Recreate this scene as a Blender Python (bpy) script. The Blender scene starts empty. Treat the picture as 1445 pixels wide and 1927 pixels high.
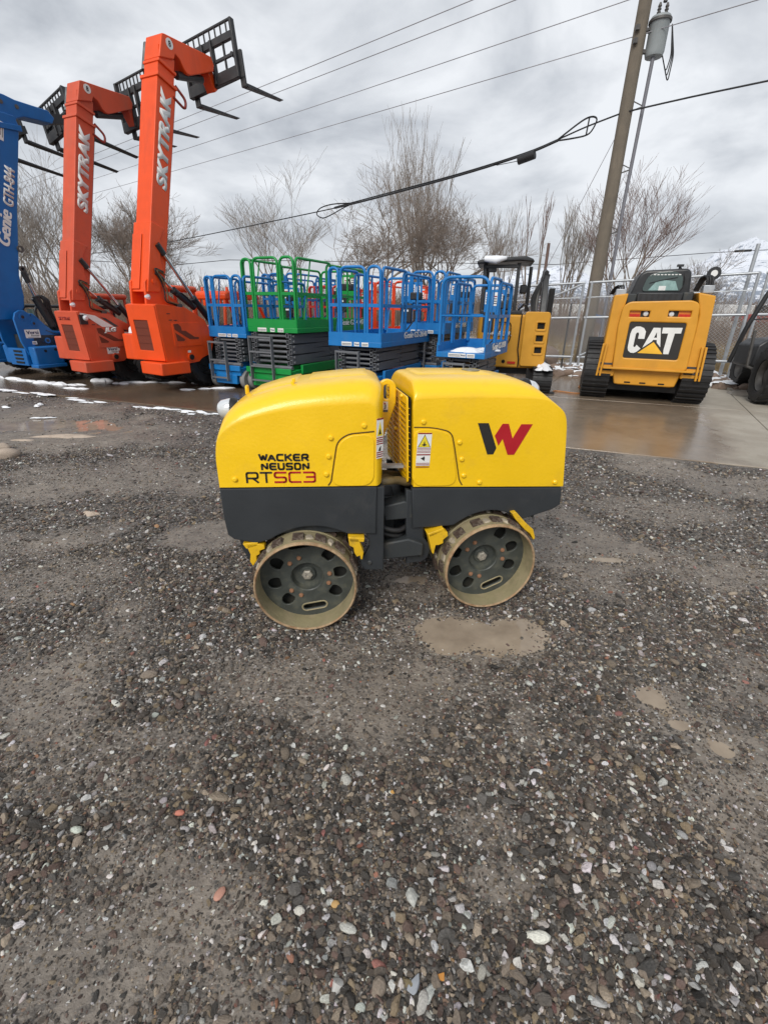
import bpy, bmesh, math, random
import numpy as np
from mathutils import Vector, Matrix, Euler
R_ = math.radians
random.seed(7); rng = np.random.default_rng(7)
SC = bpy.context.scene; COL = SC.collection
# ------------------------------------------------------------------ camera, world, sun, exposure
cd = bpy.data.cameras.new('camera'); cam = bpy.data.objects.new('camera', cd); COL.objects.link(cam)
cd.sensor_fit = 'VERTICAL'; cd.sensor_height = 36; cd.lens = 36*870/1927
cd.clip_start = .05; cd.clip_end = 6000
TH, RO = R_(23.7), R_(1.1)
c_, s_ = math.cos(TH), math.sin(TH)
Rv = Vector((1,0,0))*math.cos(RO)+Vector((0,s_,c_))*math.sin(RO)
Uv = -Vector((1,0,0))*math.sin(RO)+Vector((0,s_,c_))*math.cos(RO)
Bv = -Vector((0,c_,-s_))
cam.matrix_world = Matrix(((Rv.x,Uv.x,Bv.x,0),(Rv.y,Uv.y,Bv.y,0),(Rv.z,Uv.z,Bv.z,1.51),(0,0,0,1)))
SC.camera = cam
SUN_EL, SUN_ROT = 40, 205
w = bpy.data.worlds.new('World'); SC.world = w; w.use_nodes = True
nt = w.node_tree; nt.nodes.clear()
def N(nt, t, **k):
    n = nt.nodes.new(t)
    for a, v in k.items():
        if a.startswith('i_'): n.inputs[a[2:].replace('_',' ')].default_value = v
        else: setattr(n, a, v)
    return n
def Lk(nt, a, b): nt.links.new(a, b)
sky = N(nt,'ShaderNodeTexSky', sky_type='NISHITA', sun_disc=False, sun_elevation=R_(SUN_EL), sun_rotation=R_(SUN_ROT))
tc = N(nt,'ShaderNodeTexCoord')
sp = N(nt,'ShaderNodeSeparateXYZ'); Lk(nt, tc.outputs['Generated'], sp.inputs[0])
mz = N(nt,'ShaderNodeMath', operation='MAXIMUM'); Lk(nt, sp.outputs['Z'], mz.inputs[0]); mz.inputs[1].default_value = 0.0
az = N(nt,'ShaderNodeMath', operation='ADD'); Lk(nt, mz.outputs[0], az.inputs[0]); az.inputs[1].default_value = .22
dv = N(nt,'ShaderNodeVectorMath', operation='DIVIDE'); Lk(nt, tc.outputs['Generated'], dv.inputs[0])
cb = N(nt,'ShaderNodeCombineXYZ')
for i in range(3): Lk(nt, az.outputs[0], cb.inputs[i])
Lk(nt, cb.outputs[0], dv.inputs[1])
n1 = N(nt,'ShaderNodeTexNoise', i_Scale=1.65, i_Detail=8.0, i_Roughness=.54, i_Distortion=.35); Lk(nt, dv.outputs[0], n1.inputs['Vector'])
n2 = N(nt,'ShaderNodeTexNoise', i_Scale=.55, i_Detail=3.0); Lk(nt, dv.outputs[0], n2.inputs['Vector'])
ad = N(nt,'ShaderNodeMath', operation='MULTIPLY_ADD'); Lk(nt, n2.outputs[0], ad.inputs[0]); ad.inputs[1].default_value=.6
Lk(nt, n1.outputs[0], ad.inputs[2])
cr = N(nt,'ShaderNodeValToRGB'); Lk(nt, ad.outputs[0], cr.inputs[0])
e = cr.color_ramp.elements
e[0].position=.62; e[0].color=(.28,.305,.35,1); e[1].position=.96; e[1].color=(.84,.865,.90,1)
m_ = e.new(.78); m_.color=(.54,.57,.615,1)
# a little brighter toward the horizon band, like the photograph's pale base of cloud
hz = N(nt,'ShaderNodeMapRange'); Lk(nt, mz.outputs[0], hz.inputs[0]); hz.inputs[1].default_value=0; hz.inputs[2].default_value=.33; hz.inputs[3].default_value=.65; hz.inputs[4].default_value=0
mh = N(nt,'ShaderNodeMix', data_type='RGBA'); Lk(nt, hz.outputs[0], mh.inputs[0]); Lk(nt, cr.outputs[0], mh.inputs[6]); mh.inputs[7].default_value=(.72,.745,.785,1)
sk = N(nt,'ShaderNodeVectorMath', operation='SCALE'); Lk(nt, sky.outputs[0], sk.inputs[0]); sk.inputs['Scale'].default_value=.10
mx = N(nt,'ShaderNodeMix', data_type='RGBA'); mx.inputs[0].default_value=.95; Lk(nt, sk.outputs[0], mx.inputs[6]); Lk(nt, mh.outputs[2], mx.inputs[7])
bg = N(nt,'ShaderNodeBackground'); Lk(nt, mx.outputs[2], bg.inputs[0]); bg.inputs[1].default_value=0.60
ow = N(nt,'ShaderNodeOutputWorld'); Lk(nt, bg.outputs[0], ow.inputs[0])
sl = bpy.data.lights.new('sun','SUN'); sl.energy=1.5; sl.angle=R_(30); sl.color=(1,.965,.91)
so = bpy.data.objects.new('sun', sl); COL.objects.link(so)
_az = R_(SUN_ROT)  # direction the light comes from: behind the camera and to its left
sd = Vector((math.sin(_az)*math.cos(R_(SUN_EL)), math.cos(_az)*math.cos(R_(SUN_EL)), math.sin(R_(SUN_EL))))
so.rotation_euler = sd.to_track_quat('Z','Y').to_euler(); so.location=(0,0,30)
SC.view_settings.view_transform='Standard'; SC.view_settings.look='None'; SC.view_settings.exposure=0.86; SC.view_settings.gamma=1
SC.cycles.max_bounces=6; SC.cycles.use_denoising=True

# ------------------------------------------------------------------ materials
MATS = {}
def mat(name, col, rough=.5, metal=0, var=.12, vs=5, bump=0, bs=150, dirt=None, ds=3, damt=.5, trans=0, spec=.5, coat=0, streak=False):
    if name in MATS: return MATS[name]
    m = bpy.data.materials.new(name); m.use_nodes=True; t=m.node_tree; p=t.nodes['Principled BSDF']
    co = N(t,'ShaderNodeTexCoord')
    nz = N(t,'ShaderNodeTexNoise', i_Scale=vs, i_Detail=6.0, i_Roughness=.6); Lk(t, co.outputs['Object'], nz.inputs['Vector'])
    mr = N(t,'ShaderNodeMapRange'); Lk(t, nz.outputs[0], mr.inputs[0]); mr.inputs[1].default_value=.25; mr.inputs[2].default_value=.75; mr.inputs[3].default_value=1-var; mr.inputs[4].default_value=1+var
    sc = N(t,'ShaderNodeVectorMath', operation='SCALE'); sc.inputs[0].default_value=col[:3]; Lk(t, mr.outputs[0], sc.inputs['Scale'])
    out = sc.outputs[0]
    rr = N(t,'ShaderNodeMapRange'); Lk(t, nz.outputs[0], rr.inputs[0]); rr.inputs[1].default_value=.3; rr.inputs[2].default_value=.7; rr.inputs[3].default_value=max(.02,rough-.08); rr.inputs[4].default_value=min(1,rough+.12)
    rout = rr.outputs[0]
    if dirt:
        mp = N(t,'ShaderNodeMapping'); Lk(t, co.outputs['Object'], mp.inputs[0])
        if streak: mp.inputs['Scale'].default_value=(1,1,.18)
        nd = N(t,'ShaderNodeTexNoise', i_Scale=ds, i_Detail=8.0, i_Roughness=.68); Lk(t, mp.outputs[0], nd.inputs['Vector'])
        md = N(t,'ShaderNodeMapRange'); Lk(t, nd.outputs[0], md.inputs[0]); md.inputs[1].default_value=.62-.3*damt; md.inputs[2].default_value=.78-.15*damt; md.inputs[3].default_value=0; md.inputs[4].default_value=min(1,damt*1.4)
        mm = N(t,'ShaderNodeMix', data_type='RGBA'); Lk(t, md.outputs[0], mm.inputs[0]); Lk(t, out, mm.inputs[6]); mm.inputs[7].default_value=(*dirt,1)
        out = mm.outputs[2]
        mr2 = N(t,'ShaderNodeMix', data_type='FLOAT'); Lk(t, md.outputs[0], mr2.inputs[0]); Lk(t, rout, mr2.inputs[2]); mr2.inputs[3].default_value=.85
        rout = mr2.outputs[0]
    Lk(t, out, p.inputs['Base Color']); Lk(t, rout, p.inputs['Roughness'])
    p.inputs['Metallic'].default_value=metal; p.inputs['Specular IOR Level'].default_value=spec
    p.inputs['Coat Weight'].default_value=coat; p.inputs['Coat Roughness'].default_value=.15
    if trans: p.inputs['Transmission Weight'].default_value=trans; p.inputs['IOR'].default_value=1.1
    if bump:
        nb = N(t,'ShaderNodeTexNoise', i_Scale=bs, i_Detail=3.0); Lk(t, co.outputs['Object'], nb.inputs['Vector'])
        b = N(t,'ShaderNodeBump', i_Strength=bump, i_Distance=.004); Lk(t, nb.outputs[0], b.inputs['Height']); Lk(t, b.outputs[0], p.inputs['Normal'])
    MATS[name]=m; return m
MUD=(.20,.15,.09)
M_yel = mat('roller_yellow',(.90,.555,.004),.36,var=.06,vs=3,bump=.3,bs=70,dirt=(.60,.36,.03),ds=4,damt=.3,coat=.35)
M_yel2= mat('bracket_yellow',(.72,.43,.01),.5,dirt=(.12,.08,.03),ds=14,damt=.4)
M_skirt=mat('skirt_grey',(.030,.034,.038),.42,var=.15,vs=3,bump=.12,bs=60,dirt=(.07,.065,.06),ds=4,damt=.25)
M_dk  = mat('dark_casting',(.030,.034,.036),.55,dirt=(.12,.10,.07),ds=9,damt=.35)
M_shell=mat('drum_shell',(.255,.22,.125),.55,var=.25,vs=9,bump=.5,bs=70,dirt=(.34,.27,.17),ds=13,damt=.5)
M_rust= mat('rusty_rim',(.36,.25,.145),.7,var=.4,vs=30,bump=.4,bs=120,dirt=(.20,.085,.03),ds=24,damt=.55)
M_pad = mat('pad_soil',(.055,.034,.024),.85,var=.4,vs=30,bump=.7,bs=90,dirt=(.30,.26,.20),ds=22,damt=.42)
M_clod= mat('dried_mud',(.36,.31,.235),.9,var=.3,vs=40,bump=.7,bs=110,dirt=(.16,.12,.08),ds=26,damt=.4)
M_disc= mat('drum_disc',(.050,.056,.050),.5,var=.25,vs=12,bump=.25,bs=80,dirt=(.13,.125,.085),ds=11,damt=.42)
M_bolt= mat('rusty_bolt',(.26,.13,.07),.75,var=.4,vs=60,bump=.4,bs=200)
M_nut = mat('axle_nut',(.42,.39,.33),.45,metal=.5,var=.3,vs=50)
M_blk = mat('black_rubber',(.012,.012,.013),.55,var=.3,vs=20,dirt=(.06,.055,.05),ds=8,damt=.3)
M_hole= mat('dark_void',(.006,.006,.006),.9)
M_hose= mat('muddy_hose',(.12,.085,.035),.6,var=.4,vs=15,dirt=(.03,.03,.028),ds=12,damt=.45)
M_ink = mat('black_print',(.018,.016,.014),.5); M_red = mat('red_print',(.42,.008,.016),.45)
M_wht = mat('white_label',(.74,.74,.72),.45,var=.06,dirt=(.45,.44,.42),ds=9,damt=.25); M_tri=mat('label_yellow',(.75,.60,.03),.45)
M_dred= mat('label_dark_red',(.25,.015,.012),.5); M_lgrey=mat('label_text_grey',(.12,.12,.13),.5)
M_lens= mat('clear_lens',(.75,.78,.80),.08,metal=.35,var=.05)
M_chr = mat('cylinder_chrome',(.62,.63,.65),.16,metal=1,var=.05)
M_org = mat('orange_paint',(.78,.075,.006),.42,var=.07,bump=.08,bs=60,dirt=(.40,.05,.02),ds=3,damt=.28,streak=True)
M_org2= mat('faded_orange_paint',(.58,.082,.032),.5,var=.1,bump=.08,bs=60,dirt=(.42,.13,.08),ds=2.5,damt=.4,streak=True)
M_rmesh=mat('rusty_red_grille',(.15,.028,.012),.75,var=.25,vs=60,bump=.8,bs=400)
M_blue= mat('lift_blue',(.006,.165,.46),.4,var=.1,bump=.06,bs=60,dirt=(.03,.15,.34),ds=4,damt=.28,streak=True)
M_blue2=mat('telehandler_blue',(.003,.115,.37),.4,var=.1,bump=.06,bs=60,dirt=(.02,.10,.25),ds=3,damt=.3,streak=True)
M_grn = mat('lift_green',(.004,.25,.045),.4,var=.1,dirt=(.02,.15,.05),ds=4,damt=.28,streak=True)
M_lred= mat('lift_red',(.55,.035,.02),.45,var=.1,dirt=(.3,.05,.03),ds=4,damt=.3)
M_sgry= mat('scissor_grey',(.135,.142,.155),.5,var=.15,dirt=(.08,.08,.08),ds=5,damt=.3,streak=True)
M_sgry2=mat('wheel_grey',(.22,.22,.215),.7,var=.15,dirt=(.12,.11,.1),ds=6,damt=.4)
M_cat = mat('loader_yellow',(.60,.275,.018),.45,var=.08,bump=.08,bs=60,dirt=(.40,.19,.03),ds=3,damt=.32,streak=True)
M_cat2= mat('excavator_yellow',(.56,.27,.02),.45,var=.08,dirt=(.36,.18,.03),ds=3,damt=.3,streak=True)
M_bplast=mat('black_plastic',(.020,.021,.023),.4,var=.2,vs=8,dirt=(.05,.05,.05),ds=5,damt=.25)
M_glass=mat('cab_glass',(.05,.075,.07),.06,var=.1,spec=.8)
M_paper=mat('paper_behind_glass',(.25,.38,.36),.25,var=.2,vs=12)
M_galv= mat('galvanised_pipe',(.42,.44,.46),.4,metal=.55,var=.12,vs=10,dirt=(.3,.3,.3),ds=9,damt=.3)
M_wood= mat('weathered_pole',(.155,.130,.100),.9,var=.2,vs=3,bump=.5,bs=40,dirt=(.10,.085,.07),ds=7,damt=.45,streak=True)
M_tran= mat('transformer_grey',(.27,.295,.30),.45,var=.08,dirt=(.25,.25,.24),ds=7,damt=.3,streak=True)
M_cable=mat('cable_black',(.015,.015,.017),.6); M_wire=mat('line_aluminium',(.30,.29,.31),.6)
M_snow= mat('snow',(.80,.82,.85),.7,var=.06,vs=6,bump=.5,bs=25,dirt=(.55,.53,.50),ds=7,damt=.2)
M_bark= mat('bark',(.19,.155,.125),.9,var=.25,vs=3); M_twig=mat('twigs',(.235,.19,.158),.9,var=.25,vs=1.2)
M_bark2=mat('pale_bark',(.25,.22,.19),.9,var=.25,vs=3); M_twig2=mat('pale_twigs',(.26,.225,.195),.9,var=.25,vs=1.2)
M_twigr=mat('reddish_twigs',(.185,.125,.105),.9,var=.25,vs=1.2)
M_rock= mat('brown_rock',(.24,.175,.135),.85,var=.3,vs=5,bump=.6,bs=25,dirt=(.12,.09,.075),ds=5,damt=.45)
M_sand= mat('sandy_lump',(.44,.36,.29),.9,var=.2,vs=10,bump=.7,bs=60,dirt=(.28,.21,.15),ds=14,damt=.4)
M_amber=mat('amber_lens',(.65,.18,.02),.2); M_rlens=mat('red_lens',(.45,.02,.01),.2)
M_grass=mat('dry_grass',(.36,.27,.15),.9,var=.35,vs=2); M_brush=mat('brush_brown',(.21,.16,.125),.9,var=.35,vs=.5)
M_steel=mat('worn_steel',(.10,.095,.09),.5,metal=.4,var=.3,vs=12)
M_fork= mat('fork_black',(.022,.022,.024),.5,var=.3,vs=6,dirt=(.07,.06,.055),ds=6,damt=.35)
M_cord= mat('orange_cord',(.45,.18,.05),.6); M_tag=mat('silver_tape',(.45,.46,.47),.4)

# ------------------------------------------------------------------ builders
def tag(o, label=None, cat=None, group=None, kind=None):
    if label: o['label']=label
    if cat: o['category']=cat
    if group: o['group']=group
    if kind: o['kind']=kind
    return o
def thing(name, label, cat, loc=(0,0,0), rz=0, group=None, M=None, s=1):
    o=bpy.data.objects.new(name,None); o.empty_display_size=.2; COL.objects.link(o)
    if M is not None: o.matrix_world=M
    else: o.location=loc; o.rotation_euler=(0,0,R_(rz)); o.scale=(s,s,s)
    return tag(o,label,cat,group)
def link(name, me, m, parent=None, loc=None):
    o=bpy.data.objects.new(name,me); COL.objects.link(o)
    if m is not None:
        me.materials.clear(); me.materials.append(m)
    if parent: o.parent=parent
    if loc: o.location=loc
    return o
class MB:
    def __init__(s): s.v=[]; s.f=[]
    def add(s, vs, fs):
        b=len(s.v); s.v+= [tuple(x) for x in vs]; s.f+=[tuple(i+b for i in f) for f in fs]; return s
    def box(s, x0,x1,y0,y1,z0,z1, M=None):
        vs=[(x,y,z) for z in (z0,z1) for y in (y0,y1) for x in (x0,x1)]
        if M is not None: vs=[tuple(M@Vector(q)) for q in vs]
        return s.add(vs,[(0,2,3,1),(4,5,7,6),(0,1,5,4),(2,6,7,3),(0,4,6,2),(1,3,7,5)])
    def beam(s, a, b, w, h, up=(0,0,1), hollow=0):
        a=Vector(a); b=Vector(b); d=(b-a).normalized(); u=Vector(up); x=d.cross(u)
        if x.length<1e-4: x=d.cross(Vector((1,0,0)))
        x.normalize(); u=x.cross(d).normalized()
        def ring(p,w,h): return [p+x*i*w/2+u*j*h/2 for i,j in ((-1,-1),(1,-1),(1,1),(-1,1))]
        if not hollow:
            return s.add(ring(a,w,h)+ring(b,w,h),[(0,1,2,3),(7,6,5,4),(0,4,5,1),(1,5,6,2),(2,6,7,3),(3,7,4,0)])
        vs=ring(a,w,h)+ring(b,w,h)+ring(a,w-hollow,h-hollow)+ring(b,w-hollow,h-hollow)
        fs=[]
        for i in range(4):
            j=(i+1)%4; fs+=[(i,i+4,j+4,j),(8+i,8+j,12+j,12+i),(i,j,8+j,8+i),(4+i,12+i,12+j,4+j)]
        return s.add(vs,fs)
    def tube(s, pts, r, n=8, cap=True):
        pts=[Vector(p) for p in pts]; k=len(pts); rs=r if isinstance(r,(list,tuple)) else [r]*k
        vs=[]; u=None
        for i,p in enumerate(pts):
            d=(pts[min(i+1,k-1)]-pts[max(i-1,0)]).normalized()
            if u is None:
                u=d.orthogonal().normalized()
            else:
                u=(u-d*u.dot(d)); u=u.normalized() if u.length>1e-5 else d.orthogonal().normalized()
            v=d.cross(u)
            vs+=[p+(u*math.cos(2*math.pi*j/n)+v*math.sin(2*math.pi*j/n))*rs[i] for j in range(n)]
        fs=[(i*n+j, i*n+(j+1)%n,(i+1)*n+(j+1)%n,(i+1)*n+j) for i in range(k-1) for j in range(n)]
        if cap: fs+=[tuple(range(n-1,-1,-1)), tuple((k-1)*n+j for j in range(n))]
        return s.add(vs,fs)
    def prism(s, poly, axis, d0, d1):
        ax={'x':lambda a,b,d:(d,a,b),'y':lambda a,b,d:(a,d,b),'z':lambda a,b,d:(a,b,d)}[axis]
        n=len(poly); vs=[ax(a,b,d0) for a,b in poly]+[ax(a,b,d1) for a,b in poly]
        return s.add(vs,[tuple(range(n)),tuple(range(2*n-1,n-1,-1))]+[(i,i+n,(i+1)%n+n,(i+1)%n) for i in range(n)])
    def lathe(s, prof, c, axis='y', n=32, closed=False, cap=True):
        vs=[]
        for (r,d) in prof:
            for j in range(n):
                a=2*math.pi*j/n; ca,sa=r*math.cos(a),r*math.sin(a)
                vs.append({'y':(c[0]+ca,c[1]+d,c[2]+sa),'x':(c[0]+d,c[1]+ca,c[2]+sa),'z':(c[0]+ca,c[1]+sa,c[2]+d)}[axis])
        k=len(prof); fs=[(i*n+j,i*n+(j+1)%n,(i+1)%k*n+(j+1)%n,(i+1)%k*n+j) for i in range(k if closed else k-1) for j in range(n)]
        if not closed and cap:
            if prof[0][0]>1e-6: fs.append(tuple(range(n-1,-1,-1)))
            if prof[-1][0]>1e-6: fs.append(tuple((k-1)*n+j for j in range(n)))
        return s.add(vs,fs)
    def mesh(s, name, smooth=40):
        me=bpy.data.meshes.new(name); me.from_pydata([tuple(v) for v in s.v],[],s.f)
        bm=bmesh.new(); bm.from_mesh(me); bmesh.ops.recalc_face_normals(bm, faces=bm.faces); bm.to_mesh(me); bm.free()
        if smooth:
            me.polygons.foreach_set('use_smooth',[True]*len(me.polygons)); me.set_sharp_from_angle(angle=R_(smooth))
        return me
    def build(s, name, m, parent=None, smooth=40, bevel=0, seg=2):
        o=link(name, s.mesh(name,smooth), m, parent)
        if bevel:
            b=o.modifiers.new('bevel','BEVEL'); b.width=bevel; b.segments=seg; b.limit_method='ANGLE'; b.angle_limit=R_(35)
        return o
def fillet(pts, r, n=6, closed=False):
    """round the corners of a polyline (2D or 3D)"""
    P=[Vector(p) for p in pts]; out=[]; k=len(P)
    for i,p in enumerate(P):
        if not closed and i in (0,k-1): out.append(p); continue
        a=P[i-1]; b=P[(i+1)%k]; da=(a-p); db=(b-p); rr=min(r, da.length*.48, db.length*.48)
        A=p+da.normalized()*rr; B=p+db.normalized()*rr
        for j in range(n+1):
            t=j/n; out.append(A*(1-t)**2+p*2*t*(1-t)+B*t*t)
    return [tuple(q) for q in out]
_tmpc=[0]
def curve_mesh(outlines, thick, bevel=0):
    c=bpy.data.curves.new('outline','CURVE'); c.dimensions='2D'; c.fill_mode='BOTH'; c.extrude=thick/2; c.bevel_depth=bevel; c.bevel_resolution=1; c.resolution_u=1
    for pts in outlines:
        s=c.splines.new('POLY'); s.points.add(len(pts)-1)
        for p,q in zip(s.points,pts): p.co=(q[0],q[1],0,1)
        s.use_cyclic_u=True
    o=bpy.data.objects.new('outline',c); me=bpy.data.meshes.new_from_object(o)
    bpy.data.objects.remove(o); bpy.data.curves.remove(c); return me
def frame3(o, x, y):
    x=Vector(x).normalized(); y=Vector(y); z=x.cross(y).normalized(); y=z.cross(x)
    return Matrix(((x.x,y.x,z.x,o[0]),(x.y,y.y,z.y,o[1]),(x.z,y.z,z.z,o[2]),(0,0,0,1)))
XZ=((1,0,0),(0,0,1))      # normal points to -y (towards the viewer)
YZ=((0,1,0),(0,0,1))      # normal points to +x
def plate(name, outlines, thick, m, parent, o=(0,0,0), xy=XZ, bevel=0, smooth=40):
    me=curve_mesh(outlines, max(thick-2*bevel,1e-4), bevel); me.transform(frame3(o,*xy)); me.name=name
    me.polygons.foreach_set('use_smooth',[True]*len(me.polygons)); me.set_sharp_from_angle(angle=R_(smooth))
    return link(name, me, m, parent)
def text(name, body, m, parent, o, xy=XZ, w=None, h=.1, bold=0, shear=0, thick=.002, smear=0):
    c=bpy.data.curves.new('lettering','FONT'); c.body=body; c.size=1; c.shear=shear; c.offset=bold; c.extrude=0
    ob=bpy.data.objects.new('lettering',c); me=bpy.data.meshes.new_from_object(ob)
    bpy.data.objects.remove(ob); bpy.data.curves.remove(c)
    co=np.empty(len(me.vertices)*3); me.vertices.foreach_get('co',co); co=co.reshape(-1,3)
    mn=co.min(0); mxx=co.max(0); sy=h/(mxx[1]-mn[1]); sx=(w/(mxx[0]-mn[0])) if w else sy
    co=(co-mn)*[sx,sy,1]; co[:,2]=thick
    me.vertices.foreach_set('co',co.ravel()); me.update()
    bm=bmesh.new(); bm.from_mesh(me)
    g=bmesh.ops.extrude_face_region(bm, geom=bm.faces[:]); 
    bmesh.ops.translate(bm, verts=[v for v in g['geom'] if isinstance(v,bmesh.types.BMVert)], vec=(0,0,-thick))
    bmesh.ops.recalc_face_normals(bm, faces=bm.faces); bm.to_mesh(me); bm.free()
    if smear:
        bm=bmesh.new()
        for i in range(4):
            bm.from_mesh(me)
            bm.verts.ensure_lookup_table(); n0=len(bm.verts)-len(me.vertices)
            for v in bm.verts[n0:]: v.co.x+=smear*h*(i/3-.5); v.co.z+=thick*.12*i
        bm.to_mesh(me); bm.free()
    me.transform(frame3(o,*xy)); me.name=name
    return link(name, me, m, parent)
def circ(cx,cy,r,n=20,a0=0,a1=360):
    return [(cx+r*math.cos(R_(a0+(a1-a0)*i/n)),cy+r*math.sin(R_(a0+(a1-a0)*i/n))) for i in range(n if a1-a0==360 else n+1)]
def rect(x0,y0,x1,y1,r=0,n=4):
    p=[(x0,y0),(x1,y0),(x1,y1),(x0,y1)]
    return [(q[0],q[1]) for q in fillet([(a,b,0) for a,b in p],r,n,True)] if r else p
def segs(name, S, m, parent=None, n=3):
    """S: array (k,8) p0,p1,r0,r1 -> one mesh of tapered sticks"""
    S=np.asarray(S,float); p0=S[:,:3]; p1=S[:,3:6]; d=p1-p0; d/=np.linalg.norm(d,axis=1,keepdims=True)+1e-9
    ref=np.where(np.abs(d[:,2:3])<.9,[[0,0,1.]],[[1.,0,0]]); u=np.cross(d,ref); u/=np.linalg.norm(u,axis=1,keepdims=True); v=np.cross(d,u)
    k=len(S); V=np.empty((k,2*n,3))
    for j in range(n):
        a=2*math.pi*j/n; o=u*math.cos(a)+v*math.sin(a)
        V[:,j]=p0+o*S[:,6:7]; V[:,n+j]=p1+o*S[:,7:8]
    base=(np.arange(k)*2*n)[:,None,None]
    F=np.array([[j,(j+1)%n,n+(j+1)%n,n+j] for j in range(n)])[None]+base
    F=F.reshape(-1,4); me=bpy.data.meshes.new(name); nf=len(F)
    me.vertices.add(k*2*n); me.vertices.foreach_set('co',V.ravel())
    me.loops.add(nf*4); me.loops.foreach_set('vertex_index',F.ravel().astype(np.int32))
    me.polygons.add(nf); me.polygons.foreach_set('loop_start',np.arange(0,nf*4,4,dtype=np.int32))
    me.update(calc_edges=True); me.polygons.foreach_set('use_smooth',np.ones(nf,bool))
    return link(name, me, m, parent)
def bolt(parent, x,y,z, r=.011, h=.008, m=None, axis='y', sgn=-1, name='bolt'):
    k=(name,r,h,axis,sgn)
    if k not in _bc: _bc[k]=MB().lathe([(r,0),(r,sgn*h*.5),(r*.6,sgn*h),(0,sgn*h)],(0,0,0),axis,10).mesh(name)
    o=bpy.data.objects.new(name,_bc[k]); COL.objects.link(o); o.parent=parent; o.location=(x,y,z)
    if not _bc[k].materials: _bc[k].materials.append(m)
    return o
_bc={}
def copy_obj(o, parent=None, M=None):
    c=o.copy(); COL.objects.link(c)
    if parent: c.parent=parent
    return c

# value noise for ground height / mud mask
class VN:
    def __init__(s, seed): s.t=np.random.default_rng(seed).random((256,256))
    def __call__(s, x, y):
        xi=np.floor(x).astype(int); yi=np.floor(y).astype(int); fx=x-xi; fy=y-yi
        fx=fx*fx*(3-2*fx); fy=fy*fy*(3-2*fy); T=s.t
        a=T[xi%256,yi%256]; b=T[(xi+1)%256,yi%256]; c=T[xi%256,(yi+1)%256]; d=T[(xi+1)%256,(yi+1)%256]
        return (a*(1-fx)+b*fx)*(1-fy)+(c*(1-fx)+d*fx)*fy
def fbm(v,x,y,o=4):
    r=0;a=.5
    for i in range(o): r=r+a*v(x,y); x=x*2.03+17.3; y=y*2.03+5.1; a*=.5
    return r
vn1,vn2,vn3=VN(1),VN(2),VN(3)
# hand placed compacted / muddy spots (x,y,rx,ry,strength)
MUDS=[(-.72,.62,.34,.28,1),(-.35,.52,.16,.12,.7),(-1.0,1.15,.35,.2,.5),(-.35,1.62,.5,.22,.55),(.45,1.92,.36,.20,1),(.2,1.55,.4,.18,.35),(1.18,1.50,.12,.10,1),(1.22,1.37,.12,.08,1),(1.32,1.26,.13,.12,1),
 (1.35,1.05,.2,.25,.8),(.35,.95,.12,.08,.6),(1.5,2.74,.5,.22,.9),(2.2,2.6,.6,.25,.8),(-1.3,2.95,.3,.25,1),(-1.9,2.3,.5,.3,.6),(.15,2.4,.35,.22,.9),(-3.0,2.7,.9,.4,.7),(-2.5,4.2,1.2,.5,.6),(3.6,4.25,.7,.35,.7),(2.4,3.6,.7,.3,.5),(.36,.80,.10,.06,.7),(-4.2,5.7,1.6,.8,.9),(-6.5,6.5,2.5,1.2,.9)]
DIPS=[(.46,1.94,.30,.13,.030),(1.17,1.52,.07,.06,.022),(1.21,1.39,.08,.05,.022),(1.31,1.27,.07,.075,.024),(.12,2.42,.22,.12,.022),(1.50,2.74,.24,.06,.018),(-4.6,6.1,.9,.35,.02)]
def mudmask(x,y):
    n=fbm(vn1,x*1.35+3,y*1.35+9,4); m=np.clip((n-.52)/.14,0,1)*.75
    w=fbm(vn2,x*4,y*4,3)
    for a,b,rx,ry,s in MUDS:
        d=((x-a)/rx)**2+((y-b)/ry)**2+ (w-.45)*2.2
        m=np.maximum(m, s*np.clip(1.35-d,0,1))
    return np.clip(m,0,1)
def gheight(x,y):
    near=np.clip((12-y)/4,0,1)*np.clip((9-np.abs(x))/3,0,1)
    h=(fbm(vn2,x*.9,y*.9,4)-.47)*.045*near+(fbm(vn3,x*7,y*7,3)-.44)*.014*near
    rip=(fbm(vn1,x*9+7,y*9,4)-.47)
    for a,b,rx,ry,dp in DIPS:
        g=np.exp(-(((x-a)/rx)**2+((y-b)/ry)**2)); h=h-dp*g*(1+1.9*rip)
    # firm, level seats where the two drums stand
    for a,b in ((-.36,2.02),(.60,2.26),(-.42,2.6),(.47,2.86)):
        k=np.exp(-(((x-a)/.22)**2+((y-b)/.16)**2)); h=h*(1-k)+.000*k
    return h
E_=np.array((.943,-.333)); J_=np.array((.457,.89)); SL0=np.array((4.36,4.72))   # slab front edge direction, joint direction, a point on the edge
def slabdist(x,y):   # >0 on the slab side of its front edge
    return (x-SL0[0])*.333+(y-SL0[1])*.943
# ------------------------------------------------------------------ the setting: ground sheet
def axis_pts(a, b, st, far, gr=1.12):
    c=list(np.arange(a,b+st/2,st)); s=st; x=b
    up=[]
    while x<far: s*=gr; x+=s; up.append(x)
    s=st; x=a; dn=[]
    while x>-far: s*=gr; x-=s; dn.append(x)
    return np.array(dn[::-1]+c+up)
xs=axis_pts(-4.2,4.2,.022,2500); ys=axis_pts(.3,5.2,.022,2500); ys=ys[ys>-60]
GX,GY=np.meshgrid(xs,ys)
GZ=gheight(GX,GY); sd_=slabdist(GX,GY); GZ=GZ*np.clip(-sd_/.25+.3,0,1)-.06*np.clip((sd_-.03)/.15,0,1)
MK=mudmask(GX,GY)
ny,nx=GX.shape; idx=np.arange(nx*ny).reshape(ny,nx)
F=np.stack([idx[:-1,:-1],idx[:-1,1:],idx[1:,1:],idx[1:,:-1]],-1).reshape(-1,4)
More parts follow.
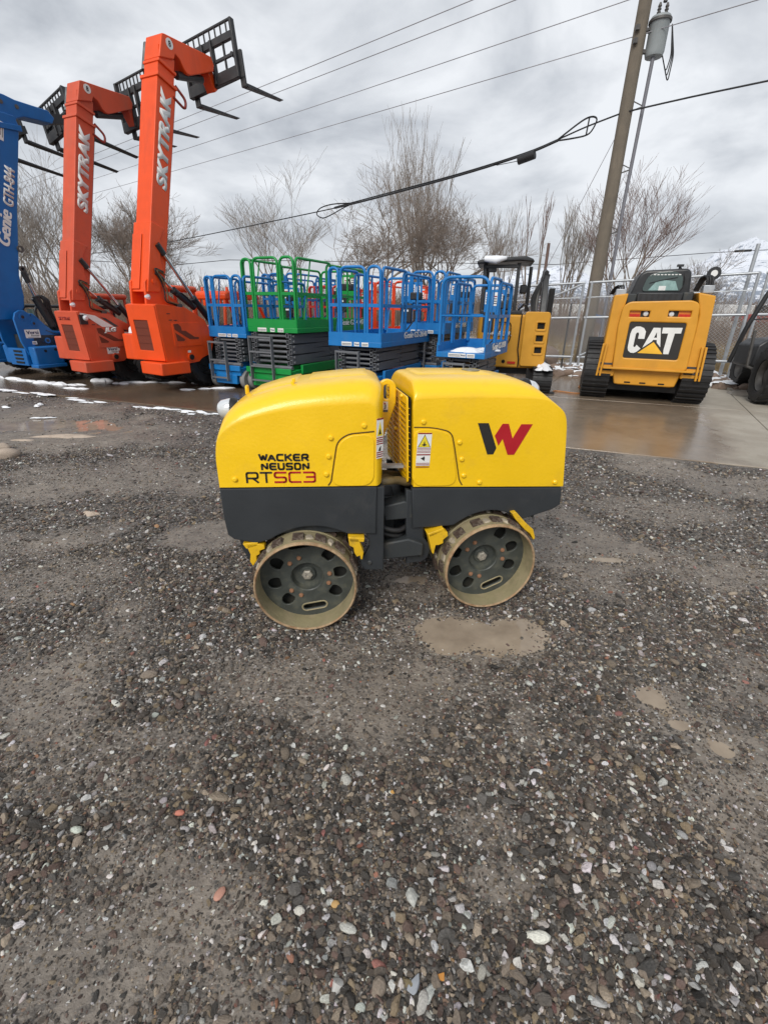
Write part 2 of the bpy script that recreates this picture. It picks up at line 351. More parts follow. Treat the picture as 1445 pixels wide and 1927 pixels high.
me=bpy.data.meshes.new('ground'); me.vertices.add(nx*ny); me.vertices.foreach_set('co',np.stack([GX,GY,GZ],-1).ravel())
me.loops.add(F.size); me.loops.foreach_set('vertex_index',F.ravel().astype(np.int32)); me.polygons.add(len(F)); me.polygons.foreach_set('loop_start',np.arange(0,F.size,4,dtype=np.int32))
me.update(calc_edges=True); me.polygons.foreach_set('use_smooth',np.ones(len(F),bool))
at=me.attributes.new('mud','FLOAT','POINT'); at.data.foreach_set('value',MK.ravel().astype(np.float32))
gm=bpy.data.materials.new('gravel_ground'); gm.use_nodes=True; t=gm.node_tree; p=t.nodes['Principled BSDF']
geo=N(t,'ShaderNodeNewGeometry'); P_=geo.outputs['Position']
v1=N(t,'ShaderNodeTexVoronoi', i_Scale=62.0); v2=N(t,'ShaderNodeTexVoronoi', i_Scale=120.0); wob=N(t,'ShaderNodeTexNoise', i_Scale=40.0, i_Detail=2.0)
Lk(t,P_,wob.inputs['Vector'])
wv=N(t,'ShaderNodeVectorMath',operation='SCALE'); wv.inputs['Scale'].default_value=.012; Lk(t,wob.outputs['Color'],wv.inputs[0])
wa=N(t,'ShaderNodeVectorMath',operation='ADD'); Lk(t,P_,wa.inputs[0]); Lk(t,wv.outputs[0],wa.inputs[1])
Lk(t,wa.outputs[0],v1.inputs['Vector']); Lk(t,wa.outputs[0],v2.inputs['Vector'])
def ramp(src, stops, interp='LINEAR'):
    r=N(t,'ShaderNodeValToRGB'); Lk(t,src,r.inputs[0]); r.color_ramp.interpolation=interp; E=r.color_ramp.elements
    E[0].position,E[0].color=stops[0][0],(*stops[0][1],1); E[1].position,E[1].color=stops[1][0],(*stops[1][1],1)
    for q,cc in stops[2:]: E.new(q).color=(*cc,1)
    return r.outputs[0]
def sepx(src):
    s=N(t,'ShaderNodeSeparateColor'); Lk(t,src,s.inputs[0]); return s.outputs[0]
ST=[(0,(.030,.028,.027)),(.25,(.06,.055,.051)),(.48,(.105,.095,.086)),(.70,(.19,.165,.14)),(.84,(.30,.27,.24)),(.93,(.55,.52,.48)),(.97,(.30,.17,.10))]
c1=ramp(sepx(v1.outputs['Color']),ST,'CONSTANT'); c2=ramp(sepx(v2.outputs['Color']),ST,'CONSTANT')
def mix(a,b,f,bt='MIX'):
    m=N(t,'ShaderNodeMix',data_type='RGBA',blend_type=bt)
    (Lk(t,f,m.inputs[0]) if not isinstance(f,(int,float)) else setattr(m.inputs[0],'default_value',f))
    for s,i in ((a,6),(b,7)):
        if isinstance(s,tuple): m.inputs[i].default_value=(*s,1)
        else: Lk(t,s,m.inputs[i])
    return m.outputs[2]
def noise(sc,det=5,ro=.6,src=None):
    n=N(t,'ShaderNodeTexNoise', i_Scale=float(sc), i_Detail=float(det), i_Roughness=ro); Lk(t,src or P_,n.inputs['Vector']); return n.outputs[0]
def mrng(src,a,b,c,d):
    m=N(t,'ShaderNodeMapRange'); Lk(t,src,m.inputs[0]); 
    for i,x in enumerate((a,b,c,d)): m.inputs[i+1].default_value=x
    return m.outputs[0]
def mth(op,a,b):
    m=N(t,'ShaderNodeMath',operation=op)
    for s,i in ((a,0),(b,1)):
        if isinstance(s,(int,float)): m.inputs[i].default_value=s
        else: Lk(t,s,m.inputs[i])
    return m.outputs[0]
stone=mix(c1,c2,mrng(noise(9),.35,.65,.25,.9))
dirt=mix((.16,.136,.114),(.315,.272,.226),mrng(noise(7,8,.7),.3,.7,0,1))
dirt=mix(dirt,c2,mrng(noise(30,3),.5,.62,0,.6))
am=N(t,'ShaderNodeAttribute',attribute_name='mud')
mud=mrng(am.outputs['Fac'],.12,.75,.12,.95)
col=mix(stone,dirt,mud)
sx=N(t,'ShaderNodeSeparateXYZ'); Lk(t,P_,sx.inputs[0])
# yard behind the fence: patchy snow over brown earth and dead grass
dfence=mth('ADD',mth('MULTIPLY',sx.outputs[0],.46),mth('MULTIPLY',sx.outputs[1],.888))
beyond=mrng(dfence,14.3,15.2,0,1)
sn=mrng(noise(.55,7,.65),.44,.56,0,1)
far=mix((.19,.145,.105),(.80,.82,.85),sn); col=mix(col,far,beyond)
wetm=mrng(noise(1.1,5,.6),.42,.62,0,1)
col=mix(col,(.0,.0,.0),mth('MULTIPLY',mth('SUBTRACT',1.0,beyond),mth('MULTIPLY',wetm,.22)))
Lk(t,col,p.inputs['Base Color'])
rg=mth('SUBTRACT',.78,mth('MULTIPLY',wetm,.30)); Lk(t,rg,p.inputs['Roughness'])
hgt=mth('ADD',mth('MULTIPLY',mth('SUBTRACT',1.0,v1.outputs['Distance']),mth('SUBTRACT',1.15,mud)),mth('MULTIPLY',noise(60,4,.7),.8))
bp=N(t,'ShaderNodeBump', i_Strength=.75, i_Distance=.012); Lk(t,hgt,bp.inputs['Height']); Lk(t,bp.outputs[0],p.inputs['Normal'])
go=link('ground',me,gm); tag(go,kind='structure')

# ------------------------------------------------------------------ loose gravel: instanced crushed stones, far too many to count
stones=bpy.data.collections.new('gravel_source')
sm=bpy.data.materials.new('crushed_stone'); sm.use_nodes=True; t=sm.node_tree; p=t.nodes['Principled BSDF']
ai=N(t,'ShaderNodeAttribute',attribute_name='tint',attribute_type='INSTANCER')
tcn=N(t,'ShaderNodeTexCoord'); nzz=N(t,'ShaderNodeTexNoise', i_Scale=2.6, i_Detail=6.0, i_Roughness=.7); Lk(t,tcn.outputs['Object'],nzz.inputs['Vector'])
sc=N(t,'ShaderNodeVectorMath',operation='SCALE'); Lk(t,ai.outputs['Color'],sc.inputs[0])
mr=N(t,'ShaderNodeMapRange'); Lk(t,nzz.outputs[0],mr.inputs[0]); mr.inputs[1].default_value=.3; mr.inputs[2].default_value=.7; mr.inputs[3].default_value=.65; mr.inputs[4].default_value=1.35; Lk(t,mr.outputs[0],sc.inputs['Scale'])
Lk(t,sc.outputs[0],p.inputs['Base Color']); p.inputs['Roughness'].default_value=.42
nb=N(t,'ShaderNodeBump', i_Strength=.5, i_Distance=.15); Lk(t,nzz.outputs[0],nb.inputs['Height']); Lk(t,nb.outputs[0],p.inputs['Normal'])
def rock_mesh(name, seed, kind, sub=0):
    r=np.random.default_rng(seed); bm=bmesh.new()
    if kind=='hull':
        pts=r.normal(size=(r.integers(11,16),3)); pts/=np.linalg.norm(pts,axis=1,keepdims=True); pts*=r.uniform(.78,1.05,(len(pts),1))
        for q in pts: bm.verts.new(q)
        bmesh.ops.convex_hull(bm, input=bm.verts[:])
        bmesh.ops.bevel(bm, geom=bm.edges[:], offset=.07, segments=1, affect='EDGES')
    else:
        bmesh.ops.create_icosphere(bm, subdivisions=2 if sub==0 else sub, radius=1)
        k=r.normal(size=(5,3)); ph=r.uniform(0,6,5)
        for v in bm.verts:
            f=1+sum(.075*math.sin(1.7*k[i]@np.array(v.co)+ph[i]) for i in range(5)); v.co*=f
    me=bpy.data.meshes.new(name); bm.normal_update(); bm.to_mesh(me); bm.free()
    me.polygons.foreach_set('use_smooth',[True]*len(me.polygons)); me.set_sharp_from_angle(angle=R_(28 if kind=='hull' else 180))
    return me
for i in range(14):
    q=rock_mesh('crushed_stone',100+i,'hull' if i<12 else 'ball'); q.materials.append(sm); stones.objects.link(bpy.data.objects.new('crushed_stone',q))
def scatter(n, x0,x1,y0,y1, smed, ssig, thresh):
    x=rng.uniform(x0,x1,n); y=rng.uniform(y0,y1,n)
    keep=(np.abs(x-.05)<.62+y*.95)&(slabdist(x,y)<-.02-rng.random(n)**2*.3)
    x,y=x[keep],y[keep]; m=mudmask(x,y); k=rng.random(len(x))>m*thresh; x,y,m=x[k],y[k],m[k]
    s=np.clip(smed*np.exp(rng.normal(size=len(x))*ssig),.0022,.0235); s*=np.where(m>.3,.8,1)
    return np.stack([x,y,s,m],1)
pud=[]
for a,b,rx,ry,dp in DIPS[:-1]:
    k=int(1500*rx*ry/.045); th=rng.uniform(0,6.283,k); q=np.clip(rng.normal(1.05,.28,k),.2,1.8); pud.append(np.stack([a+rx*q*np.cos(th),b+ry*q*np.sin(th),np.clip(.0048*np.exp(rng.normal(size=k)*.4),.0025,.014),np.full(k,.2)],1))
G_=np.concatenate(pud+[scatter(24000,-1.7,1.9,.35,1.2,.0074,.42,.80),scatter(60000,-1.7,1.9,.35,1.2,.0040,.35,.55),
  scatter(50000,-3.2,3.4,1.2,2.8,.0074,.42,.80),scatter(70000,-3.2,3.4,1.2,2.8,.0042,.35,.55),
  scatter(60000,-5.2,5.0,2.8,5.2,.0082,.40,.86),scatter(18000,-6.5,4,5.2,8.6,.0100,.40,.9)])
gx,gy,gs,gmk=G_.T; n=len(gx)
gz=gheight(gx,gy)+gs*(.32-.45*gmk)*rng.uniform(.3,1.1,n)
# loose drifts of bigger, paler stones
u=rng.random(n); pale=fbm(vn3,gx*1.1+40,gy*1.1,3)
tint=np.empty((n,3)); base=np.array([[.026,.024,.022],[.042,.038,.034],[.062,.053,.045],[.095,.080,.066],[.060,.042,.036],[.052,.050,.048],[.14,.118,.094]])
tint[:]=base[rng.integers(0,7,n)]*rng.uniform(.9,3.0,(n,1))*[1.04,1.0,.95]
pl=u<.115+.30*np.clip(pale-.5,0,.3)
tint[pl]=np.array([.62,.60,.57])*rng.uniform(.45,1.3,(pl.sum(),1))*rng.uniform(.94,1.06,(pl.sum(),3))
pk=(u>.985); tint[pk]=np.array([.34,.19,.13])*rng.uniform(.5,1.1,(pk.sum(),1))*rng.uniform(.8,1.2,(pk.sum(),3))
tan=(u>.93)&~pk; tint[tan]=np.array([.26,.20,.13])*rng.uniform(.6,1.2,(tan.sum(),1))
pm=bpy.data.meshes.new('gravel'); pm.vertices.add(n); pm.vertices.foreach_set('co',np.stack([gx,gy,gz],1).ravel())
def attr(nm,ty,data,f):
    a=pm.attributes.new(nm,ty,'POINT'); a.data.foreach_set(f,np.ascontiguousarray(data).ravel())
attr('tint','FLOAT_COLOR',np.concatenate([tint,np.ones((n,1))],1).astype(np.float32),'color')
attr('rot','FLOAT_VECTOR',(rng.uniform(-1,1,(n,3))*[.5,.5,3.14]).astype(np.float32),'vector')
attr('scl','FLOAT_VECTOR',(gs[:,None]*rng.uniform([.85,.7,.45],[1.5,1.05,.8],(n,3))).astype(np.float32),'vector')
attr('pick','INT',rng.integers(0,14,n).astype(np.int32),'value')
gr=link('gravel',pm,None); tag(gr,kind='stuff'); pm.materials.append(sm)
ng=bpy.data.node_groups.new('gravel_nodes','GeometryNodeTree')
ng.interface.new_socket('Geometry',in_out='INPUT',socket_type='NodeSocketGeometry'); ng.interface.new_socket('Geometry',in_out='OUTPUT',socket_type='NodeSocketGeometry')
gi=N(ng,'NodeGroupInput'); gout=N(ng,'NodeGroupOutput'); ip=N(ng,'GeometryNodeInstanceOnPoints'); ci=N(ng,'GeometryNodeCollectionInfo')
ci.inputs[0].default_value=stones; ci.inputs['Separate Children'].default_value=True; ci.inputs['Reset Children'].default_value=True
def nat(nm,ty):
    a=N(ng,'GeometryNodeInputNamedAttribute',data_type=ty); a.inputs[0].default_value=nm; return a.outputs[0]
m2p=N(ng,'GeometryNodeMeshToPoints'); Lk(ng,gi.outputs[0],m2p.inputs[0]); Lk(ng,m2p.outputs[0],ip.inputs['Points']); Lk(ng,ci.outputs[0],ip.inputs['Instance'])
ip.inputs['Pick Instance'].default_value=True; Lk(ng,nat('pick','INT'),ip.inputs['Instance Index'])
e2r=N(ng,'FunctionNodeEulerToRotation'); Lk(ng,nat('rot','FLOAT_VECTOR'),e2r.inputs[0]); Lk(ng,e2r.outputs[0],ip.inputs['Rotation']); Lk(ng,nat('scl','FLOAT_VECTOR'),ip.inputs['Scale'])
Lk(ng,ip.outputs[0],gout.inputs[0])
gmod=gr.modifiers.new('stones','NODES'); gmod.node_group=ng

# single stones that stand out of the gravel
def lone(name,label,x,y,s,col,seed,kind='hull',rz=0,sq=(1.3,1,.7)):
    me=rock_mesh(name,seed,kind); k=mat('stone_%d'%seed,col,.6,var=.25,vs=30,bump=.4,bs=120)
    o=link(name,me,k); o.location=(x,y,float(gheight(np.array([x]),np.array([y]))[0])+s*.35); o.scale=tuple(s*q for q in sq); o.rotation_euler=(0,.1,R_(rz)); tag(o,label,'stone')
lone('orange_stone','bright orange angular stone lying in the dark gravel nearest the camera',.164,.588,.0125,(.55,.24,.05),301,rz=30,sq=(1.1,1,.8))
lone('pink_pebble','small round salmon pink pebble in gravel left of centre',-.644,.975,.011,(.55,.20,.14),302,'ball')
lone('pink_pebble','long flat pale pink pebble at the edge of the bare mud',-.438,.748,.014,(.52,.27,.20),303,'ball',70,(1.4,.9,.5))
lone('ochre_stone','ochre yellow stone in gravel midway between roller and camera',.05,1.063,.010,(.55,.30,.08),304)
lone('grey_stone','long pale blue grey stone lowest in the photograph beside the orange stone',.097,.569,.020,(.33,.35,.38),305,rz=60,sq=(1.5,.8,.6))
lone('white_stone','chunky off-white stone at the bottom edge of the gravel',-.097,.561,.020,(.50,.49,.46),306,rz=35)
lone('white_stone','triangular white stone in dark gravel above the long grey one',.021,.647,.012,(.58,.57,.55),307,rz=80)
lone('white_stone','oval light grey pebble with dark veins in the lower gravel',.17,.716,.014,(.45,.44,.43),308,'ball',100,(1.4,.8,.6))
lone('ochre_stone','tan rounded pebble beside darker stones left of the ochre stone',-.115,.735,.0095,(.50,.31,.12),309,'ball')
for i,(x,y,s) in enumerate(((-4.235,4.929,.075),(-3.99,4.70,.085))):
    me=rock_mesh('sandy_lump',400+i,'ball',3); o=link('sandy_lump',me,M_sand); o.location=(x,y,.03); o.scale=(s*1.2,s,s*.8); o.rotation_euler=(0,0,i)
    tag(o,['sandy brown lump of dirty snow cut by the left picture edge','knobbly sandy lump of dirty snow lying nearer on the gravel'][i],'snow lump')

# ------------------------------------------------------------------ puddles
pm_=bpy.data.materials.new('muddy_water'); pm_.use_nodes=True; p=pm_.node_tree.nodes['Principled BSDF']; t=pm_.node_tree
geo=N(t,'ShaderNodeNewGeometry'); P_=geo.outputs['Position']
Lk(t,mix((.25,.20,.15),(.36,.295,.225),mrng(noise(5,4),.35,.65,0,1)),p.inputs['Base Color']); p.inputs['Roughness'].default_value=.06; p.inputs['IOR'].default_value=1.33
bp=N(t,'ShaderNodeBump', i_Strength=.05, i_Distance=.01); Lk(t,noise(30,2),bp.inputs['Height']); Lk(t,bp.outputs[0],p.inputs['Normal'])
def puddle(x,y,rx,ry,z):
    pts=[(x+rx*(1+.12*math.sin(3*a+x*9))*math.cos(a),y+ry*(1+.12*math.cos(2*a+y*5))*math.sin(a)) for a in np.linspace(0,2*math.pi,40,endpoint=False)]
    o=link('puddle',curve_mesh([pts],.002),pm_); o.location.z=z; tag(o,kind='structure')
for a,b,rx,ry,dp in DIPS:
    zc=float(gheight(np.array([a]),np.array([b]))[0]); puddle(a,b,rx*1.5,ry*1.5,zc+dp*.31)

# ------------------------------------------------------------------ concrete slab of cast panels
cm=bpy.data.materials.new('wet_concrete'); cm.use_nodes=True; t=cm.node_tree; p=t.nodes['Principled BSDF']
geo=N(t,'ShaderNodeNewGeometry'); P_=geo.outputs['Position']
mp=N(t,'ShaderNodeMapping'); Lk(t,P_,mp.inputs[0]); mp.inputs['Rotation'].default_value=(0,0,R_(22)); mp.inputs['Scale'].default_value=(.35,1.3,1)
wet=mrng(noise(.42,6,.62,mp.outputs[0]),.38,.60,1,0)
sx=N(t,'ShaderNodeSeparateXYZ'); Lk(t,P_,sx.inputs[0])
dry=mrng(mth('ADD',mth('SUBTRACT',sx.outputs[0],mth('MULTIPLY',mth('SUBTRACT',sx.outputs[1],5.0),.45)),mth('MULTIPLY',noise(1.1,5),1.8)),4.75,5.25,0,1); wet=mth('MULTIPLY',wet,mth('SUBTRACT',1.0,mth('MULTIPLY',dry,.85)))
cdry=mix((.29,.255,.205),(.42,.385,.325),mrng(noise(1.7,7,.65),.3,.7,0,1))
rightf=mrng(sx.outputs[0],-1,3,0,1)
cwet=mix(mix((.075,.052,.036),(.165,.110,.070),mrng(noise(.9,7,.65),.3,.7,0,1)),mix((.15,.11,.075),(.27,.205,.145),mrng(noise(1.3,7,.65),.3,.7,0,1)),rightf)
old_=mix((.075,.052,.036),(.165,.110,.070),mrng(noise(.9,7,.65),.3,.7,0,1))
leftf=mrng(sx.outputs[0],-3,3,0,1)
wet2=mth('MAXIMUM',wet,mth('MULTIPLY',mth('SUBTRACT',1.0,dry),.92))
c=mix(cdry,cwet,wet2); c=mix(c,(.05,.045,.04),mrng(noise(14,4,.7),.60,.75,0,.5))
Lk(t,c,p.inputs['Base Color'])
Lk(t,mrng(wet2,0,1,.75,.13),p.inputs['Roughness'])
bp=N(t,'ShaderNodeBump', i_Strength=.12, i_Distance=.01); Lk(t,noise(45,5,.7),bp.inputs['Height']); Lk(t,bp.outputs[0],p.inputs['Normal'])
slab=thing('concrete_slab','wet brown concrete slab','slab'); del slab['category']; del slab['label']; tag(slab,kind='structure')
base=MB(); q=[SL0+E_*a+J_*b for a,b in ((-26,0.03),(9,0.03),(9,7.57),(-26,7.57))]; base.prism([tuple(a) for a in q],'z',-.12,-.02); base.build('slab_bed',mat('joint_dirt',(.05,.04,.03),.9),slab,smooth=0)
pw=3.55; off=.15
for i in range(-7,3):
    for j in range(2):
        a0,a1=off+i*pw+.006,off+(i+1)*pw-.006; b0,b1=j*3.8+(.0 if j==0 else .006),(j+1)*3.8-.006
        q=[SL0+E_*a+J_*b for a,b in ((a0,b0),(a1,b0),(a1,b1),(a0,b1))]
        MB().prism([tuple(x) for x in q],'z',-.10,.012+.002*((i*3+j)%3)).build('concrete_panel',cm,slab,smooth=0,bevel=.008)
sw=bpy.data.materials.new('pale_water'); sw.use_nodes=True; p=sw.node_tree.nodes['Principled BSDF']; p.inputs['Base Color'].default_value=(.40,.36,.31,1); p.inputs['Roughness'].default_value=.12; p.inputs['IOR'].default_value=1.5  # sky reflection painted in as a pale base colour
def blob(x,y,rx,ry,rot,seed,n=48,amp=.2):
    r=np.random.default_rng(seed); ph=r.uniform(0,6,4); out=[]
    for a in np.linspace(0,2*math.pi,n,endpoint=False):
        f=1+amp*(math.sin(2*a+ph[0])*.5+math.sin(3*a+ph[1])*.5+math.sin(5*a+ph[2])*.35+math.sin(9*a+ph[3])*.2)
        dx,dy=rx*f*math.cos(a),ry*f*math.sin(a); c,s=math.cos(R_(rot)),math.sin(R_(rot)); out.append((x+dx*c-dy*s,y+dx*s+dy*c))
    return out
for i,(x,y,rx,ry,ro) in enumerate(((7.6,9.8,.45,.75,-25),)):
    o=link('puddle',curve_mesh([blob(x,y,rx,ry,ro,50+i,90,.42)],.001),sw); o.location.z=.019; tag(o,kind='structure')

# ------------------------------------------------------------------ snow remnants on slab and ground
def heap(mb,x,y,rx,ry,rot,h,seed,z0=.012):
    n=28; r=np.random.default_rng(seed); rings=7; b=len(mb.v); c,s=math.cos(R_(rot)),math.sin(R_(rot)); ph=r.uniform(0,6,6); vs=[]
    for k in range(rings+1):
        f=1-k/rings
        for j in range(n):
            a=2*math.pi*j/n; ff=f*(1+.30*(math.sin(2*a+ph[0])*.6+math.sin(3*a+ph[1])*.5+math.sin(5*a+ph[2])*.5+.45*math.sin(9*a+ph[3])+.3*math.sin(13*a+ph[5])))
            dx,dy=rx*ff*math.cos(a),ry*ff*math.sin(a); zz=h*(1-f**2.2)*(1+.25*math.sin(4*a+ph[4]+k)*f)
            vs.append((x+dx*c-dy*s,y+dx*s+dy*c,z0+zz-.004))
    fs=[(k*n+j,k*n+(j+1)%n,(k+1)*n+(j+1)%n,(k+1)*n+j) for k in range(rings) for j in range(n)]
    mb.add(vs,fs)
sn_=MB()
for i,(x,y,rx,ry,ro,h) in enumerate(((-8.05,10.1,.55,.14,-15,.09),(-7.3,9.75,.6,.12,-18,.06),(-6.75,9.55,.5,.13,-15,.09),(-6.2,9.5,.28,.1,-15,.05),(-6.0,10.0,.25,.14,0,.12),(-5.9,9.05,.30,.1,-12,.06),
    (-5.5,9.65,.22,.09,-10,.05),(-4.9,9.95,.75,.11,12,.05),(-3.55,9.25,.55,.1,15,.05),(-3.9,9.95,.2,.05,0,.03),(-6.3,8.42,.55,.08,-18,.03),(-7.2,8.75,.5,.09,-18,.03),(-5.3,7.98,.3,.07,-20,.025),(-4.9,7.78,.25,.05,-20,.02),
    (-3.95,7.42,.16,.05,-20,.02),(-3.62,7.33,.26,.075,-20,.03),(-3.2,7.2,.30,.075,-20,.03),(-2.85,7.12,.16,.07,-20,.03),(-2.62,7.0,.15,.04,-20,.02),(-3.0,7.0,.15,.05,-20,.02),(-5.9,7.2,.13,.04,0,.03),(-5.5,7.35,.07,.06,0,.05),(-5.9,6.7,.2,.05,0,.02),(-4.9,6.5,.18,.04,10,.02))):
    rr_=np.random.default_rng(i); nb_=3 if rx>.3 else 2
    for q in range(nb_):
        f=(q+.5)/nb_*2-1; cx=x+rx*.75*f*math.cos(R_(ro))+rr_.normal()*.03; cy=y+rx*.75*f*math.sin(R_(ro))+rr_.normal()*.04; heap(sn_,cx,cy,rx/nb_*rr_.uniform(.7,1.2),ry*rr_.uniform(.45,.85),ro+rr_.normal()*8,h*rr_.uniform(.35,.75),i*7+q)
tag(sn_.build('snow_remnants',M_snow,None,smooth=80),kind='stuff')
sb=MB(); heap(sb,-3.95,5.58,.30,.09,8,.03,90,0); heap(sb,-4.3,5.35,.14,.05,0,.02,91,0); heap(sb,-2.3,3.3,.07,.035,0,.02,92,0); heap(sb,-4.2,3.9,.07,.03,0,.02,93,0)
tag(sb.build('dirty_snow',M_sand,None,smooth=80),kind='stuff')
# ================================================================== the trench roller in front
def Mrt(o, yaw, tilt=0): return Matrix.Translation(o)@Matrix.Rotation(R_(yaw),4,'Z')@Matrix.Rotation(R_(tilt),4,'Y')
roller=thing('trench_roller','yellow and grey articulated trench roller with padded drums standing on the gravel','trench roller',M=Mrt((-.375,1.914,-.005),5))
MR=Mrt((-.375,1.914,-.005),5).inverted()@Mrt((.609,2.135,.005),11,1.5)   # rear half relative to front half
def toR(o):
    o.matrix_basis=MR@o.matrix_basis if o.type!='EMPTY' else MR; return o
Y0,Y1=.10,.66
def spl(Q, n=4):
    """Catmull-Rom through the points"""
    out=[]
    for i in range(len(Q)-1):
        a=np.array(Q[max(i-1,0)]);b=np.array(Q[i]);c=np.array(Q[i+1]);d=np.array(Q[min(i+2,len(Q)-1)])
        for k in range(n):
            t=k/n; out.append(tuple(.5*((2*b)+(-a+c)*t+(2*a-5*b+4*c-d)*t*t+(-a+3*b-3*c+d)*t**3)))
    out.append(tuple(Q[-1])); return out
def hood(name, Q, P, sh=.12, dish=0):
    Q=spl(Q);P=spl(P); mb=MB(); prof=[]
    T=[0,.04,.12,.25,.4,.55,.7,.85,1.0]
    sl=[(1-math.cos(t*math.pi/2), math.sin(t*math.pi/2)) for t in T]
    ysl=[(Y0+sh*a, b) for a,b in sl]; ysl+= [(.30,1.0),(.38,1.0),(.46,1.0)]+[(Y1-sh*a,b) for a,b in sl[::-1]]
    vs=[]; n=len(Q)
    for y,f in ysl:
        cr=.012*(1-((y-.38)/.28)**2)
        for q,p in zip(Q,P): vs.append((q[0]+(p[0]-q[0])*f, y, q[1]+(p[1]-q[1])*f + (cr if q[1]>1.0 else 0)*f))
    k=len(ysl); fs=[(i*n+j,i*n+j+1,(i+1)*n+j+1,(i+1)*n+j) for i in range(k-1) for j in range(n-1)]
    fs+=[tuple(range(n-1,-1,-1)),tuple((k-1)*n+j for j in range(n))]
    fs+=[(i*n,(i+1)*n,(i+1)*n+n-1,i*n+n-1) for i in range(k-1)]
    mb.add(vs,fs); return mb.build(name,M_yel,roller,smooth=50)
QL=[(-.372,.752),(-.372,.83),(-.370,.90),(-.356,.968),(-.318,1.015),(-.25,1.050),(-.177,1.075),(-.06,1.100),(.10,1.120),(.27,1.132),(.322,1.126),(.338,1.09),(.340,.95),(.342,.752)]
PL=[(-.378,.752),(-.380,.83),(-.379,.91),(-.362,.995),(-.330,1.06),(-.268,1.112),(-.190,1.143),(-.05,1.182),(.10,1.204),(.27,1.219),(.345,1.212),(.378,1.16),(.380,.95),(.380,.752)]
hl=hood('front_hood',QL,PL)
QR=[(-.474,.690),(-.485,.85),(-.500,1.04),(-.503,1.092),(-.482,1.112),(-.38,1.120),(-.2,1.124),(.0,1.125),(.149,1.119),(.215,1.097),(.262,1.065),(.286,1.02),(.303,.93),(.342,.672)]
PR=[(-.474,.690),(-.485,.85),(-.498,1.06),(-.498,1.150),(-.482,1.186),(-.40,1.194),(-.2,1.198),(.0,1.197),(.105,1.175),(.175,1.135),(.240,1.082),(.290,1.025),(.318,.93),(.352,.672)]
hr=toR(hood('rear_hood',QR,PR))
# raised top hatches
def ribbon_hatch(P, x0,x1,y0,y1,name,rear):
    xs_=np.linspace(x0,x1,14); P=spl(P,8); px=[p[0] for p in P]; pts=[]
    top=[p for p in P if p[1]>1.10]; 
    def zt(x): return float(np.interp(x,[p[0] for p in top],[p[1] for p in top]))+.004
    vs=[];ysl=[(y0,-.03),(y0+.015,.004),(y0+.04,.010),(.38,.016),(y1-.04,.010),(y1-.015,.004),(y1,-.03)]
    for i,x in enumerate(xs_):
        e=0 if 0<i<13 else -.02
        for y,dz in ysl: vs.append((x,y,zt(x)+dz+e))
    n=7; mb=MB(); mb.add(vs,[(i*n+j,i*n+j+1,(i+1)*n+j+1,(i+1)*n+j) for i in range(13) for j in range(n-1)]+[tuple(range(n)),tuple(13*n+j for j in range(n-1,-1,-1))])
    o=mb.build(name,M_yel,roller,smooth=60)
    return toR(o) if rear else o
ribbon_hatch(PL,.02,.335,.27,.58,'top_hatch',False); ribbon_hatch(PL,-.24,.0,.25,.60,'top_hatch',False)
ribbon_hatch(PR,-.47,-.02,.27,.58,'top_hatch',True)
# the access panel line: a narrow proud inner panel bordered by a dark gap
def gap_line(name, pts, rear, y=Y0-.0005, wdt=.0065):
    P=fillet([(x,y,z) for x,z in pts],.07,8); o=MB().tube(P,wdt*.5,5).build(name,mat('gap_dark',(.10,.055,.004),.7),roller,smooth=60)
    return toR(o) if rear else o
gap_line('panel_gap',[(.122,.757),(.136,.775),(.150,.86),(.168,.965),(.215,1.000),(.335,1.012)],False)
gap_line('panel_gap',[(-.492,.988),(-.39,.986),(-.305,.965),(-.285,.90),(-.240,.72),(-.222,.694)],True)
def inner_panel(pts,rear):
    P=[(p[0],p[1]) for p in fillet([(x,z,0) for x,z in pts],.06,8,True)]
    o=plate('access_panel',[P],.010,M_yel,roller,(0,Y0-.001,0),XZ,bevel=.003)
    return toR(o) if rear else o
inner_panel([(.139,.757),(.158,.86),(.176,.955),(.222,.990),(.332,1.002),(.333,.757)],False)
inner_panel([(-.480,.696),(-.490,.977),(-.39,.976),(-.315,.955),(-.295,.90),(-.252,.696)],True)
for x,z in ((.289,1.038),(.140,.983),(.128,.897),(.115,.811),(-.30,.791)): bolt(roller,x,Y0,z,.0125,.010,M_yel)
for x,z in ((-.448,1.013),(-.26,.914),(-.239,.829),(-.219,.744),(-.131,.706),(.29,.697)):
    b=bolt(roller,x,Y0,z,.0125,.010,M_yel); b.matrix_basis=MR@Matrix.Translation((x,Y0,z))
# dark seam and lower side skirts
def skirt(rear, poly, y0, y1, name='side_skirt'):
    P=[(p[0],p[1]) for p in poly]
    o=plate(name,[P],y1-y0,M_skirt,roller,(0,(y0+y1)/2,0),XZ,bevel=.006)
    return toR(o) if rear else o
def arc_pts(x0,z0,xm,zm,x1,z1,n=14):
    A=np.array([[x0*x0,x0,1],[xm*xm,xm,1],[x1*x1,x1,1]]); k=np.linalg.solve(A,[z0,zm,z1])
    return [(x,float(k@[x*x,x,1])) for x in np.linspace(x0,x1,n)]
for yy in ((Y0,Y0+.03),(Y1-.03,Y1)):
    skirt(False,[(-.369,.740),(-.366,.60),(-.358,.512),(-.335,.490),(-.233,.466),(-.175,.482)]+arc_pts(-.165,.486,.03,.552,.207,.508)+[(.342,.505),(.342,.740)],*yy)
    skirt(True,[(-.474,.676),(-.456,.468)]+arc_pts(-.245,.474,-.03,.552,.134,.492)+[(.306,.546),(.343,.570),(.334,.655),(.331,.660)],*yy)
MB().box(-.365,.34,Y0+.03,Y1-.03,.50,.738).build('front_chassis',M_skirt,roller)
